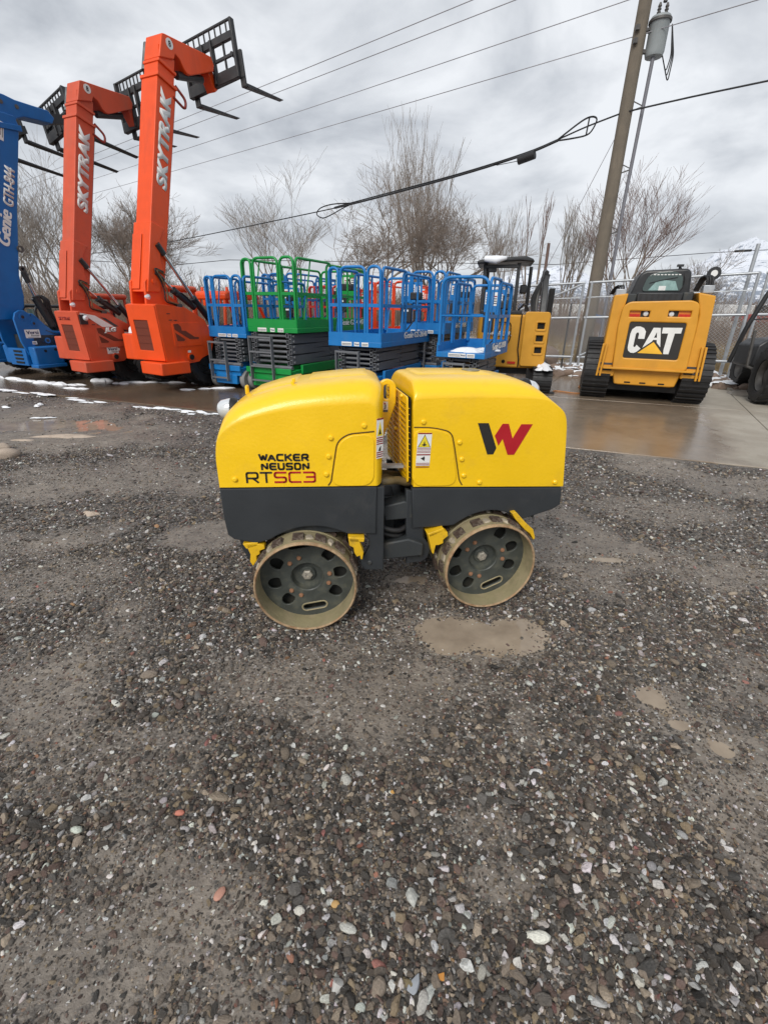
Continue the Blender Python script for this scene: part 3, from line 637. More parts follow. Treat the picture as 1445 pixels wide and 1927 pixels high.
toR(MB().box(-.455,.325,Y0+.03,Y1-.03,.56,.672).build('rear_chassis',M_skirt,roller))
MB().box(-.355,.338,Y0+.006,Y1-.006,.737,.756).build('seam_strip',M_hole,roller)
toR(MB().box(-.470,.330,Y0+.006,Y1-.006,.668,.694).build('seam_strip',M_hole,roller))
MB().prism([(.342,Y0+.004),(.383,Y0+.05),(.383,Y1-.05),(.342,Y1-.004)],'z',.508,.738).build('end_plate',M_skirt,roller,bevel=.004)
# frame legs that carry the drums, and the second dark plate behind the right end
for yy in ((Y0+.015,Y0+.045),(Y1-.045,Y1-.015)):
    skirt(False,[(.266,.520),(.300,.500),(.318,.47),(.322,.42),(.300,.375),(.276,.350),(.278,.318),(.296,.292),(.384,.290),(.380,.735),(.30,.735)],*yy,name='frame_leg')
    skirt(True,[(-.500,.664),(-.472,.252),(-.395,.258),(-.366,.282),(-.358,.325),(-.37,.36),(-.40,.40),(-.405,.455),(-.36,.50),(-.30,.52),(-.30,.60)],*yy,name='frame_leg')
toR(MB().prism([(.06,.55),(.18,.50),(.235,.47),(.25,.56)],'y',Y0+.05,Y1-.05).build('tail_plate',M_skirt,roller,bevel=.004))
MB().prism([(-.35,.60),(-.32,.40),(-.29,.33),(-.26,.33),(-.27,.55)],'y',Y0+.06,Y1-.06).build('nose_plate',M_skirt,roller,bevel=.004)
bolt(roller,.318,Y0+.015,.331,.013,.010,M_dk); b=bolt(roller,0,0,0,.013,.010,M_dk); b.matrix_basis=MR@Matrix.Translation((-.402,Y0+.015,.297))
# axle housings between the drums
MB().lathe([(.10,.16),(.10,.60)],(0,0,.258),'y',20).build('axle_housing',M_dk,roller)
toR(MB().lathe([(.10,.16),(.10,.60)],(-.045,0,.258),'y',20).build('axle_housing',M_dk,roller))
# ---- drums
def hole_D(cx,cz,r,ang):
    pts=[]
    for i in range(18):
        a=2*math.pi*i/18; x=r*1.05*math.cos(a); y=r*.85*math.sin(a)
        if x<-.75*r: x=-.75*r
        pts.append((cx+x*math.cos(ang)-y*math.sin(ang),cz+x*math.sin(ang)+y*math.cos(ang)))
    return pts
def slot(ang,r,half,wd,n=6):
    c=[];A=R_(ang)
    for s,e in ((1,0),(-1,180)):
        for i in range(n+1):
            a=R_(-90+180*i/n)+ (0 if s==1 else math.pi); c.append((s*half+wd*math.cos(a), wd*math.sin(a)))
    return [(r*math.cos(A)+x*(-math.sin(A))+y*math.cos(A), r*math.sin(A)+x*math.cos(A)+y*math.sin(A)) for x,y in c]
disc_cache={}
def drum(cx, y_out, sgn, rot, rear, near=True):
    """one padded drum shell; y_out: plane of the outer rim, sgn +1 when the shell runs away from the viewer"""
    def put(o):
        o.matrix_basis=(MR if rear else Matrix())@Matrix.Translation((cx,y_out,.258))@o.matrix_basis if o.parent==roller else o.matrix_basis
        return o
    W=.30
    prof=[(.250,0.004),(.250,W),(.236,W),(.236,.02),(.2395,0.0),(.247,0.0)]
    s=MB().lathe([(r,sgn*d) for r,d in prof],(0,0,0),'y',72,True).build('drum',M_shell,roller,smooth=35)
    put(s)
    rim=MB().lathe([(.2385,sgn*.012),(.2385,-sgn*.001),(.243,-sgn*.004),(.2485,-sgn*.001),(.2515,sgn*.012)],(0,0,0),'y',72,cap=False).mesh('drum_rim',60); link('drum_rim',rim,M_rust,s)
    # weld seam between the two rings
    link('ring_seam',MB().lathe([(.2495,sgn*.125),(.2545,sgn*.128),(.2545,sgn*.133),(.2495,sgn*.136)],(0,0,0),'y',72,cap=False).mesh('ring_seam',60),M_shell,s)
    for row,(ya,yb,ph) in enumerate(((.032,.098,0),(.150,.225,12))):
        key=('pad',row,sgn)
        if key not in disc_cache:
            variants=[]
            for vv in range(3):
                r=np.random.default_rng(row*7+vv); ro=.2645+.001*vv; hw=R_(6.6)
                vs=[];
                for rr,k in ((.2485,1.0),(ro,.80)):
                    for a,yv in ((-hw*k,ya+(1-k)*.03),(hw*k,ya+(1-k)*.03+.008),(hw*k,yb-(1-k)*.03),(-hw*k,yb-(1-k)*.03-.008)):
                        a+=r.uniform(-.01,.01); vs.append((rr*math.cos(a),sgn*yv,rr*math.sin(a)))
                mb=MB().add(vs,[(0,1,2,3),(7,6,5,4),(0,4,5,1),(1,5,6,2),(2,6,7,3),(3,7,4,0)]); m=mb.mesh('drum_pad',30); m.materials.append(M_pad); variants.append(m)
            disc_cache[key]=variants
            cl=[]
            for vv in range(3):
                r=np.random.default_rng(90+row*7+vv); vs=[]; m_=7
                for rr,k in ((.2485,1.0),(.2555+.002*vv,.72)):
                    for j in range(m_):
                        an=2*math.pi*j/m_; q=k*r.uniform(.75,1.2); aa=R_(5.2)*q*math.cos(an); yy=(ya+yb)/2+(yb-ya)*.48*q*math.sin(an); vs.append((rr*math.cos(aa),sgn*max(yy,.008),rr*math.sin(aa)))
                mb=MB().add(vs,[tuple(range(m_,2*m_))]+[(j,(j+1)%m_,m_+(j+1)%m_,m_+j) for j in range(m_)]); m=mb.mesh('mud_clod',40); m.materials.append(M_clod); cl.append(m)
            disc_cache['clod',row,sgn]=cl
        for i in range(15):
            o=bpy.data.objects.new('drum_pad',disc_cache[key][i%3]); COL.objects.link(o); o.parent=s; o.rotation_euler=(0,-R_(rot+ph+i*24),0)
            if i%3!=1 and near: q=bpy.data.objects.new('mud_clod',disc_cache['clod',row,sgn][i%3]); COL.objects.link(q); q.parent=s; q.rotation_euler=(0,-R_(rot+ph+12+i*24),0)
    if not near: 
        link('drum_disc',MB().lathe([(.236,sgn*.10),(.236,sgn*.115)],(0,0,0),'y',40).mesh('drum_disc'),M_disc,s); return
    if 'disc' not in disc_cache:
        holes=[hole_D(.165*math.cos(R_(a)),.165*math.sin(R_(a)),.040,R_(a)) for a in (48,8,-32,152,192,232)]
        m=curve_mesh([circ(0,0,.2375,64)]+holes+[slot(-80,.180,.044,.017),slot(100,.180,.044,.017)]+[circ(0,0,.082,40)],.008,.003); m.transform(frame3((0,0,0),*XZ)); m.materials.append(M_disc)
        disc_cache['disc']=m
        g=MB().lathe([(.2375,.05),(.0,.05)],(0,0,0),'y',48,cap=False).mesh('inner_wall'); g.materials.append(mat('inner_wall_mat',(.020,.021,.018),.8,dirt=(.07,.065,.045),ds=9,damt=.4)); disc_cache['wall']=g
        h=MB().lathe([(.088,-.002),(.083,-.009),(.078,-.004),(.076,.020),(.072,.030),(.044,.032),(.040,.020),(.038,.018),(0,.018)],(0,0,0),'y',40,cap=False).mesh('drum_hub',35); h.materials.append(M_disc); disc_cache['hub']=h
        nn=MB().lathe([(.028,.012),(.028,-.012),(.0225,-.017),(.010,-.017),(.008,-.012),(0,-.012)],(0,0,0),'y',6).mesh('axle_nut',20); nn.materials.append(M_nut); disc_cache['nut']=nn
        sc_=MB(); 
        disc_cache['slotlip']=None
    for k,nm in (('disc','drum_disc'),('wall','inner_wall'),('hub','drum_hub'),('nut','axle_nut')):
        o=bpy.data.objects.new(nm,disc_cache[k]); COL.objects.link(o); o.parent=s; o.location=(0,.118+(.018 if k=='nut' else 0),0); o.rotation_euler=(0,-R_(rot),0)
    for a in (122,-12+6,238):
        for d in (-14,14):
            q=R_(a+d+rot); bolt(s,.115*math.cos(q),.113,.115*math.sin(q),.0125,.012,M_bolt)
    # worn lip around the lower slot
    P=slot(-80,.180,.044,.0215,8); P=[(x*math.cos(R_(rot))-y*math.sin(R_(rot)),.112,x*math.sin(R_(rot))+y*math.cos(R_(rot))) for x,y in P]
    MB().tube(P+[P[0]],.0045,5,False).build('slot_lip',M_shell,s,smooth=60)
drum(0,0,1,0,False); drum(-.045,0,1,14,True)
drum(0,.76,-1,5,False,False); drum(-.045,.76,-1,25,True,False)
# ---- yellow soil scrapers beside the drums
def scraper(pts,rear,y=.075,d=.10):
    o=MB().prism(pts,'y',y,y+d).build('soil_scraper',M_yel2,roller,bevel=.003)
    return toR(o) if rear else o
def zc(v,k=1): return v
# stepped bracket: back flange and front tooth plate
scraper([(-.285,.452),(-.235,.458),(-.198,.450),(-.196,.428),(-.222,.418),(-.222,.400),(-.240,.390),(-.240,.365),(-.262,.332),(-.274,.360),(-.268,.40)],False,.10,.05)
scraper([(-.300,.458),(-.225,.468),(-.23,.445),(-.285,.43)],False,.10,.28)
scraper([(.212,.492),(.262,.488),(.272,.452),(.286,.415),(.280,.372),(.271,.374),(.268,.395),(.252,.388),(.240,.412),(.236,.44),(.216,.452)],False,.07,.05)
scraper([(.21,.498),(.29,.492),(.288,.470),(.22,.472)],False,.07,.30)
scraper([(-.385,.436),(-.300,.462),(-.296,.448),(-.282,.447),(-.276,.424),(-.300,.402),(-.298,.382),(-.322,.372),(-.338,.372),(-.345,.318),(-.356,.330)],True,.07,.05)
scraper([(-.39,.440),(-.305,.47),(-.30,.455),(-.375,.42)],True,.07,.30)
scraper([(.060,.540),(.085,.545),(.150,.480),(.200,.440),(.222,.385),(.212,.375),(.188,.412),(.150,.440),(.120,.470),(.085,.505)],True,.07,.28)
# ---- articulation, hoses, tow eye
art=MB().box(.36,.46,.30,.46,.30,.62).box(.40,.58,.28,.48,.545,.61).box(.42,.60,.27,.49,.33,.40); art.build('steering_joint',M_dk,roller,bevel=.01)
MB().prism([(.38,.60),(.50,.63),(.56,.60),(.56,.535),(.40,.52)],'y',.20,.56).build('joint_fork',M_dk,roller,bevel=.008)
MB().prism([(.36,.40),(.52,.43),(.60,.40),(.60,.33),(.38,.31)],'y',.17,.58).build('joint_fork',M_dk,roller,bevel=.008)
for i in range(5):
    y=.20+.06*i; z=.738-.010*i
    P=fillet([(.33,y,z),(.40,y-.03,z+.010),(.46,y+.02,z-.014*(i%3)),(.52,y+.05,z-.03),(.56,y+.09,z-.02)],.05,4)
    MB().tube(P,.016 if i%2 else .021,8).build('hydraulic_hose',M_hose,roller,smooth=60)
for i in range(4):
    z=.505-.045*i; P=fillet([(.36,.19+.03*i,z),(.42,.17+.03*i,z-.02),(.48,.19+.03*i,z-.035),(.54,.26+.03*i,z-.02)],.06,4)
    MB().tube(P,.013,8).build('hydraulic_hose',M_blk,roller,smooth=60)
MB().box(.375,.50,.30,.34,.772,.786).build('locking_bar',M_tag,roller)
eo=[(.30,.86)]+[(.385,.885),(.425,1.01),(.452,1.09)]+circ(.412,1.158,.040,16,-8,188)+[(.372,1.10),(.36,.95)]
hole=[(.410+.0195*math.cos(a),(1.163 if math.sin(a)>0 else 1.120)+.0195*math.sin(a)) for a in np.linspace(0,2*math.pi,24,endpoint=False)]
plate('lifting_eye',[eo,hole],.028,M_yel,roller,(0,.38,0),XZ,bevel=.005)
k=plate('lifting_label',[rect(.386,1.045,.418,1.096,.003)],.001,M_wht,roller,(0,.3652,0)); 
link('label_band',MB().box(.386,.418,.3640,.3645,1.045,1.056).mesh('label_band'),M_lgrey,k)
text('label_hook','J',M_ink,k,(.396,.3635,1.060),w=.012,h=.022,thick=.0005); link('label_dot',MB().box(.398,.406,.3640,.3645,1.083,1.090).mesh('label_dot'),M_red,k)
# ---- grille on the inner end of the rear half
def gr_M(o): return toR(o)
GF=MR@Matrix.Translation((-.476,0,.690))@Matrix.Rotation(R_(-4.0),4,'Y')
gp=plate('radiator_grille',[rect(.125,.012,.635,.435,.02)]+[rect(.146+c*.165,.036+r*.0285,.146+c*.165+.136,.036+r*.0285+.019,.004,2) for c in range(3) for r in range(13)],.008,M_yel,roller,(-.020,.76,0),((0,-1,0),(0,0,1)))
gp.matrix_basis=GF
link('grille_core',MB().box(-.009,-.004,.128,.632,.015,.432).mesh('grille_core'),M_hole,gp)
sl_m=MB().box(-.007,.007,.128,.632,-.0012,.0012).mesh('louvre_slat'); sl_m.materials.append(M_yel)
for r in range(13):      # angled louvre blades behind the openings
    o=bpy.data.objects.new('louvre_slat',sl_m); COL.objects.link(o); o.parent=gp; o.location=(-.013,0,.036+r*.0285+.004); o.rotation_euler=(0,R_(30),0)
for y,z in ((.22,.425),(.38,.425),(.54,.425),(.38,.23),(.38,.03)): bolt(gp,-.024,y,z,.010,.010,M_yel,'x',-1)
# ---- lamps, cap, small fittings
MB().lathe([(0,-.075),(.028,-.066),(.042,-.05),(.050,-.015),(.050,.0),(.040,.03),(.0,.05)],(-.335,.36,1.060),'x',24).build('work_lamp',M_lens,roller,smooth=60)
MB().lathe([(.051,-.006),(.054,-.004),(.054,.01),(.045,.03)],(-.335,.36,1.060),'x',24,cap=False).build('lamp_ring',M_blk,roller)
toR(MB().lathe([(0,.078),(.035,.072),(.052,.05),(.060,.015),(.060,.0),(.045,-.03),(0,-.05)],(.20,.42,1.115),'x',24).build('work_lamp',M_lens,roller,smooth=60))
toR(MB().lathe([(.063,.012),(.066,.008),(.066,-.01),(.055,-.03)],(.20,.42,1.115),'x',24,cap=False).build('lamp_ring',M_blk,roller))
toR(MB().lathe([(.05,0),(.05,.018),(.046,.026),(.03,.028),(0,.028)],(-.13,.40,1.196),'z',24).build('filler_cap',mat('cap_grey',(.22,.19,.11),.5),roller))
MB().tube(fillet([(-.262,.36,1.13),(-.262,.36,1.165),(-.262,.40,1.165),(-.262,.40,1.13)],.01,3),.006,6).build('hood_latch',M_yel,roller)
for x,z in ((-.03,1.186),(-.025,1.199)):
    MB().box(x-.007,x+.007,.245,.262,z+.006,z+.022).build('hood_hinge',M_yel,roller,bevel=.002)
# ---- lettering and decals
yl=Y0-.0015
def strokes(name, letters, x0, z0, lw, h, w, gapx, m):
    mb=MB()
    for L in letters:
        for pl in L:
            P=fillet([(x0+x*w,yl,z0+z*h) for x,z in pl],.010,4) if len(pl)>2 else [(x0+x*w,yl,z0+z*h) for x,z in pl]
            for a,b in zip(P[:-1],P[1:]):
                d=(Vector(b)-Vector(a)); 
                if d.length<1e-5: continue
                e=d.normalized()*lw*.35; mb.beam(Vector(a)-e,Vector(b)+e,lw,.0016,(0,1,0))
        x0+=w+gapx
    return mb.build(name,m,roller,smooth=0)
Rl=[[(0,0),(0,1),(1,1),(1,.42),(0,.42)],[(.55,.42),(1,0)]]; Tl=[[(0,1),(1,1)],[(.5,1),(.5,0)]]
Sl=[[(1,1),(0,1),(0,.5),(1,.5),(1,0),(0,0)]]; Cl=[[(1,1),(0,1),(0,0),(1,0)]]; Th=[[(0,1),(1,1),(1,0),(0,0)],[(.25,.52),(1,.52)]]
Wl=[[(-.12,1),(.22,.0),(.5,.95),(.78,.0),(1.12,1)]]; Al=[[(-.05,0),(.5,1),(1.05,0)],[(.3,.32),(.78,.32)]]; Kl=[[(.05,0),(.05,1)],[(.98,1),(.12,.45)],[(.35,.6),(1.0,0)]]
El=[[(1,1),(.05,1),(.05,0),(1,0)],[(.05,.5),(.9,.5)]]; R2=[[(.05,0),(.05,1),(1,1),(1,.45),(.05,.45)],[(.5,.45),(1.02,0)]]; Nl=[[(.05,0),(.05,1),(.95,0),(.95,1)]]; Ul=[[(.05,1),(.05,0),(.95,0),(.95,1)]]; Ol=[[(.05,.5),(.05,1),(.95,1),(.95,0),(.05,0),(.05,.5)]]
C2=[[(1,1),(.05,1),(.05,0),(1,0)]]; S2=[[(1,1),(.05,1),(.05,.52),(.95,.48),(.95,0),(0,0)]]
strokes('lettering',[Wl,Al,C2,Kl,El,R2],-.178,.880,.0088,.027,.0265,.0105,M_ink); strokes('lettering',[Nl,El,Ul,S2,Ol,Nl],-.175,.838,.0088,.027,.0265,.0105,M_ink)
strokes('model_lettering',[Rl,Tl],-.246,.776,.0085,.046,.049,.014,M_ink); strokes('model_lettering',[Sl,Cl,Th],-.120,.776,.0085,.046,.050,.016,M_red)
def emblem(pts,m):
    toR(plate('emblem',[pts],.0015,m,roller,(0,Y0-.001,0)))
emblem([(-.178,1.008),(-.123,1.008),(-.066,.884),(-.078,.852),(-.109,.852)],M_ink)
emblem([(-.051,1.005),(-.019,1.005),(.012,.932),(.047,1.003),(.107,1.003),(.034,.849),(-.001,.849),(-.040,.930),(-.057,.896),(-.083,.946)],M_red)
def decal(xa,xb,za,zb,rear,y=Y0-.0065):
    """hot surface / entanglement warning sticker"""
    M=(MR if rear else Matrix()); s=xb-xa
    b=plate('warning_label',[rect(xa,za,xb,zb,.003)],.001,M_wht,roller,(0,y,0)); b.matrix_basis=M
    H=zb-za; dx=y-.001
    def bar(z0,z1,m,nm): link(nm,MB().box(xa+.001,xb-.001,dx-.0004,dx+.0002,z0,z1).mesh(nm),m,b)
    bar(zb-.006,zb,M_dred,'label_bar')
    zt=zb-.008; zb2=zb-.43*H
    plate('label_triangle',[[(xa+.05*s,zb2),(xb-.05*s,zb2),((xa+xb)/2,zt)]],.0006,M_ink,b,(0,dx,0)); plate('label_triangle',[[(xa+.11*s,zb2+.002),(xb-.11*s,zb2+.002),((xa+xb)/2,zt-.005)]],.0006,M_tri,b,(0,dx-.0006,0))
    cxm=(xa+xb)/2; plate('label_symbol',[[(cxm-.014,zb2+.012),(cxm-.004,zb2+.016),(cxm,zb2+.033),(cxm+.004,zb2+.016),(cxm+.014,zb2+.012),(cxm+.005,zb2+.008),(cxm,zb2+.005),(cxm-.005,zb2+.008)]],.0005,M_ink,b,(0,dx-.0012,0))
    for i in range(4): bar(zb2-.004-.007*i-.0025,zb2-.004-.007*i,M_dred,'label_bar')
    z3=zb2-.034; bar(z3-.006,z3,M_dred,'label_bar')
    plate('label_symbol',[[(cxm-.014,z3-.02),(cxm-.002,z3-.016),(cxm+.004,z3-.010),(cxm+.008,z3-.018),(cxm+.006,z3-.034),(cxm-.002,z3-.028)]],.0005,M_ink,b,(0,dx-.0006,0))
    for i in range(4): bar(z3-.044-.007*i-.0028,z3-.044-.007*i,M_dred,'label_bar')
decal(-.472,-.403,.800,.963,True)
dl=roller.children[-1]
# the same sticker wrapped on the chamfered end of the front half
d2=plate('warning_label',[rect(.0,.0,.040,.185,.002)],.001,M_wht,roller); d2.matrix_basis=Matrix.Translation((.3445,Y0-.006,.885))@Matrix.Rotation(R_(38),4,'Z')
link('label_bar',MB().box(0,.04,-.001,-.0006,.178,.185).mesh('label_bar'),M_dred,d2)
plate('label_triangle',[[(.004,.105),(.036,.105),(.02,.172)]],.0006,M_tri,d2,(0,-.0008,0)); plate('label_symbol',[[(.012,.112),(.028,.112),(.02,.14)]],.0005,M_ink,d2,(0,-.0013,0))
for z in (.094,.084,.076,.066,.026,.016,.006): link('label_bar',MB().box(.001,.039,-.001,-.0006,z,z+.005).mesh('label_bar'),M_dred,d2)
plate('label_symbol',[[(.012,.036),(.026,.034),(.028,.058),(.018,.05)]],.0005,M_ink,d2,(0,-.0008,0))
MB().box(-.368,-.325,Y0+.002,Y0+.02,.742,.752).build('hood_stop',M_blk,roller)
# ================================================================== telehandlers
TYRES={}
def wheel(parent, x, y, R, W, lugs=18, rimm=None, name='wheel', turn=0, ag=True, out=1, tm=None):
    """wheel with its axle along local x; out=+1 when its outer face looks to +x"""
    key=(R,W,lugs,ag)
    if key not in TYRES:
        r0=R*.56; t=MB().lathe([(r0,-W*.42),(R*.74,-W*.5),(R*.90,-W*.5),(R*.955,-W*.40),(R*.965,0),(R*.955,W*.40),(R*.90,W*.5),(R*.74,W*.5),(r0,W*.42)],(0,0,0),'x',40,cap=False)
        for i in range(lugs):
            for sd in (-1,1):
                a=2*math.pi*(i+(.5 if sd>0 else 0))/lugs; pts=[]
                for rr in (R*.94,R):
                    for xx,da in ((0,.10),(sd*W*.50,-.16),(sd*W*.50,-.16+.55*3.14/lugs),(0,.10+.5*3.14/lugs)):
                        r2=rr if xx==0 else rr*.975; pts.append((xx,r2*math.cos(a+da),r2*math.sin(a+da)))
                t.add(pts,[(0,1,2,3),(7,6,5,4),(0,4,5,1),(1,5,6,2),(2,6,7,3),(3,7,4,0)])
        TYRES[key]=(t.mesh('tyre',35), MB().lathe([(r0*1.02,-W*.40),(r0*.96,W*.40),(r0*.86,W*.30),(r0*.8,W*.12),(r0*.45,W*.10),(r0*.40,W*.20),(0,W*.22)],(0,0,0),'x',28,cap=False).mesh('rim',35))
        TYRES[key][0].materials.append(tm or M_blk)
    tm_,rm=TYRES[key]
    wh=bpy.data.objects.new(name,tm_); COL.objects.link(wh); wh.parent=parent; wh.location=(x,y,R)
    wh.rotation_euler=(0,0,R_(turn)+(0 if out>0 else math.pi))
    rr=rm if rimm is None else rm.copy()
    link('rim',rr,rimm or M_steel,wh); return wh
def forks(root, xl, xr, yb, zt, zb, tilt, fx, flen, ftilt, m=M_fork, roll=-8):
    """pallet-fork carriage: frame in a tilted x/z plane at y=yb"""
    xm=(xl+xr)/2; T=Matrix.Translation((xm,yb,(zt+zb)/2))@Matrix.Rotation(R_(roll),4,'Y')@Matrix.Translation((-xm,0,-(zt-zb)/2))@Matrix.Rotation(R_(-tilt),4,'X')
    H=zt-zb; c=thing('fork_carriage',None,None); c.parent=root; c.matrix_basis=T; c=c
    fr=MB(); fr.beam((xl,0,.09),(xr,0,.09),.09,.18,(0,0,1)); fr.beam((xl,0,H*.74),(xr,0,H*.74),.07,.11,(0,0,1))
    fr.beam((xl,0,H*.43),(xr,0,H*.43),.04,.05,(0,0,1)); fr.beam((xl,0,H),(xr,0,H),.04,.035,(0,0,1))
    for x in (xl,xr): fr.beam((x,0,0),(x,0,H),.05,.10,(0,1,0))
    n=9
    for i in range(1,n): fr.beam((xl+(xr-xl)*i/n,0,H*.75),(xl+(xr-xl)*i/n,0,H),.022,.03,(0,1,0))
    for f in (.78,): fr.beam((xl+(xr-xl)*f,.01,.1),(xl+(xr-xl)*f,.01,H*.74),.025,.05,(0,1,0))
    for f in (.40,.58): fr.beam((xl+(xr-xl)*f,-.03,.02),(xl+(xr-xl)*f,-.03,H*.78),.045,.10,(0,1,0))
    o=fr.build('carriage_frame',m,c,smooth=0,bevel=.008)
    for x in fx:
        fk=MB(); fk.beam((x,.05,H*.48),(x,.05,-.02),.10,.05,(0,1,0))
        tip=(x,.05+flen*math.cos(R_(ftilt)),-.10+flen*math.sin(R_(ftilt)))
        prof=[(.03,.0),(.03,-.07),(.07,-.115)]
        a=Vector((0,.05,-.10)); d=Vector((0,math.cos(R_(ftilt)),math.sin(R_(ftilt)))); u=Vector((0,-d.z,d.y))
        P=[a+u*.02,a+d*.05-u*.03,a+d*flen-u*.004,a+d*flen+u*.006,a+d*.06+u*.025]
        fk.prism([(p.y,p.z) for p in P],'x',x-.05,x+.05); fk.box(x-.05,x+.05,.025,.075,-.13,.02)
        fk.build('fork',m,c,smooth=0,bevel=.006)
    for x in (xl+.08,xr-.08): MB().tube([(x,-.03,H*.43),(x,.06,H*.43)],.035,10).build('fork_roller',m,c)
    return c
def hose(parent, pts, r=.016, m=None, name='hydraulic_hose'):
    return MB().tube(fillet(pts,.12,5),r,7).build(name,m or M_blk,parent,smooth=60)
def ram(parent, a, b, c, rr=.028, rc=.055):
    """hydraulic ram: rod from a to b, barrel from b to c"""
    a,b,c=map(Vector,(a,b,c)); MB().tube([a,b+(c-b)*.05],rr,12).build('cylinder_rod',M_chr,parent)
    MB().tube([b,b+(c-b)*.04,b+(c-b)*.05,c],[rc*1.12,rc*1.12,rc,rc],14).build('cylinder_barrel',M_bplast,parent)
    d=(b-a).normalized(); MB().tube([a-d*.03,a+d*.16],rr*1.7,10).build('rod_eye',M_bplast,parent)
def sticker(parent, o, xy, w, h, rows, m=M_wht, name='label', off=.002):
    F=frame3(o,*xy); b=plate(name,[rect(0,0,w,h,.004)],.0016,m,parent,o,xy)
    for (kind,body,x,z,ww,hh,mm) in rows:
        q=F@Vector((x,z,.0012))
        if kind=='t': text('label_lettering',body,mm,b,q,xy,w=ww,h=hh,bold=0,thick=.0008,smear=.12)
        else: plate('label_bar',[rect(0,0,ww,hh)],.0008,mm,b,q,xy)
    return b
M_navy=mat('navy_print',(.012,.025,.10),.5)
def versi(parent,o,xy,w,h):
    return sticker(parent,o,xy,w,h,[('t','Versi',w*.10,h*.45,w*.80,h*.42,M_navy),('t','Rentals',w*.38,h*.22,w*.54,h*.16,M_lgrey),('b','',w*.14,h*.07,w*.72,h*.05,M_lgrey)],name='rental_label')
def orange_telehandler(M, root_label, carr, old=False, s=1.0, org=(0,0,0), group='telehandlers parked on the slab'):
    t=thing('telehandler',root_label,'telehandler',org,-25,group,s=s)
    # engine pod on the right
    side=[(-.07,1.50),(.0,1.51),(.60,1.45),(1.01,1.25),(1.20,.90),(1.08,.62),(.96,.60),(.83,.56),(.74,.50),(.51,.49),(0,.555),(-.005,.56)]
    pod=MB().prism(side,'x',0,-.70).build('engine_cover',M,t,bevel=.02,smooth=30)
    plate('rear_panel',[rect(-.705,.575,-.015,1.49,.02),rect(-.605,.73,-.235,1.255,.02)],.03,M,t,(0,.018,0),((1,0,0),(0,-.069,1)),bevel=.008)
    plate('radiator_grille',[rect(-.62,.715,-.22,1.27)],.01,M_rmesh,t,(0,.022,0),((1,0,0),(0,-.069,1)))
    for z in (.86,.99,1.12): MB().box(-.605,-.235,.010-.069*z,.016-.069*z,z-.004,z+.004).build('grille_bar',M_rmesh,t)
    vp=plate('vent_panel',[rect(.22,.80,.86,1.20,.03)],.012,M,t,(.005,0,0),YZ,bevel=.004)
    plate('vent_mesh',[[(.245,1.18),(.34,1.19),(.40,1.145),(.415,1.07),(.50,1.065),(.69,.955),(.80,.945),(.79,.91),(.57,.92),(.26,1.09)]],.006,M_rmesh,vp,(.0125,0,0),YZ)
    plate('vent_mesh',[[(.262,1.035),(.465,.92),(.44,.89),(.285,.895)]],.006,M_rmesh,vp,(.0125,0,0),YZ)
    for y,z in ((.14,1.35),(.17,1.245),(.28,1.24)): MB().box(-.002,.004,y,y+.07,z,z+.012).build('panel_latch',M_bplast,t)
    # counterweight bumper
    MB().prism([(-.58,-.11),(.06,-.20),(.12,.40),(-.58,.40)],'z',.33,.545).build('counterweight',M,t,bevel=.018)
    MB().tube([(.012,.55,.60),(.04,.55,.60)],.05,14).build('tow_socket',M_hole,t); MB().lathe([(.05,0),(.075,0),(.075,.02),(.05,.02)],(.005,.55,.60),'x',18,True).build('socket_ring',M,t)
    MB().box(-.62,-.22,.30,2.9,.42,.74).build('chassis',M_blk,t); MB().box(-1.05,-.72,-.02,2.4,.55,1.0).build('frame_rail',M,t,bevel=.02)
    # tower that carries the boom pivot, boom sections, head
    MB().prism([(.0,1.4),(.05,1.86),(.16,1.95),(.30,1.92),(.46,1.70),(.95,1.40)],'x',-.30,-.345).build('boom_tower',M,t,bevel=.01)
    MB().prism([(.0,1.4),(.05,1.86),(.16,1.95),(.30,1.92),(.46,1.70),(.95,1.40)],'x',-.655,-.70).build('boom_tower',M,t,bevel=.01)
    bx0,bx1=-.665,-.30
    MB().prism([(.09,1.74),(.97,4.93),(1.335,4.86),(.455,1.76)],'x',bx0,bx1).build('boom',M,t,bevel=.012)
    MB().prism([(.06,1.70),(.36,2.80),(.62,2.72),(.50,2.55),(.44,2.20),(.47,2.02),(.32,1.70)],'x',bx0-.03,bx1+.03).build('boom_base',M,t,bevel=.012)
    MB().box(bx0-.02,bx0+.20,0,.01,0,.9,Matrix.Translation((0,.05,1.75))@Matrix.Rotation(R_(-15.4),4,'X')).build('boom_cover',M,t,bevel=.01)
    MB().box(bx0-.018,bx1+.035,-.02,.37,0,.05,Matrix.Translation((0,.965,4.91))@Matrix.Rotation(R_(-15.4),4,'X')).build('boom_collar',M,t,bevel=.008)
    MB().prism([(1.0,4.92),(1.045,5.12),(1.36,5.04),(1.31,4.86)],'x',bx0+.025,bx1-.025).build('inner_boom',M,t)
    MB().box(bx0+.005,bx1+.01,-.015,.34,0,.045,Matrix.Translation((0,1.045,5.12))@Matrix.Rotation(R_(-15.4),4,'X')).build('boom_collar',M,t,bevel=.008)
    MB().prism([(1.06,5.12),(1.12,5.36),(1.42,5.25),(1.36,5.04)],'x',bx0+.04,bx1-.04).build('inner_boom',M,t)
    head=[(1.07,5.18),(1.18,5.51),(1.23,5.525),(2.27,5.60),(2.33,5.50),(2.30,5.40),(1.72,5.155),(1.64,5.15),(1.58,5.19),(1.50,5.30),(1.42,5.335),(1.38,5.25)]
    head=[(y,z) for y,z in head]
    MB().prism(head,'x',bx0+.0,bx1-.0).build('boom_head',M,t,bevel=.012)
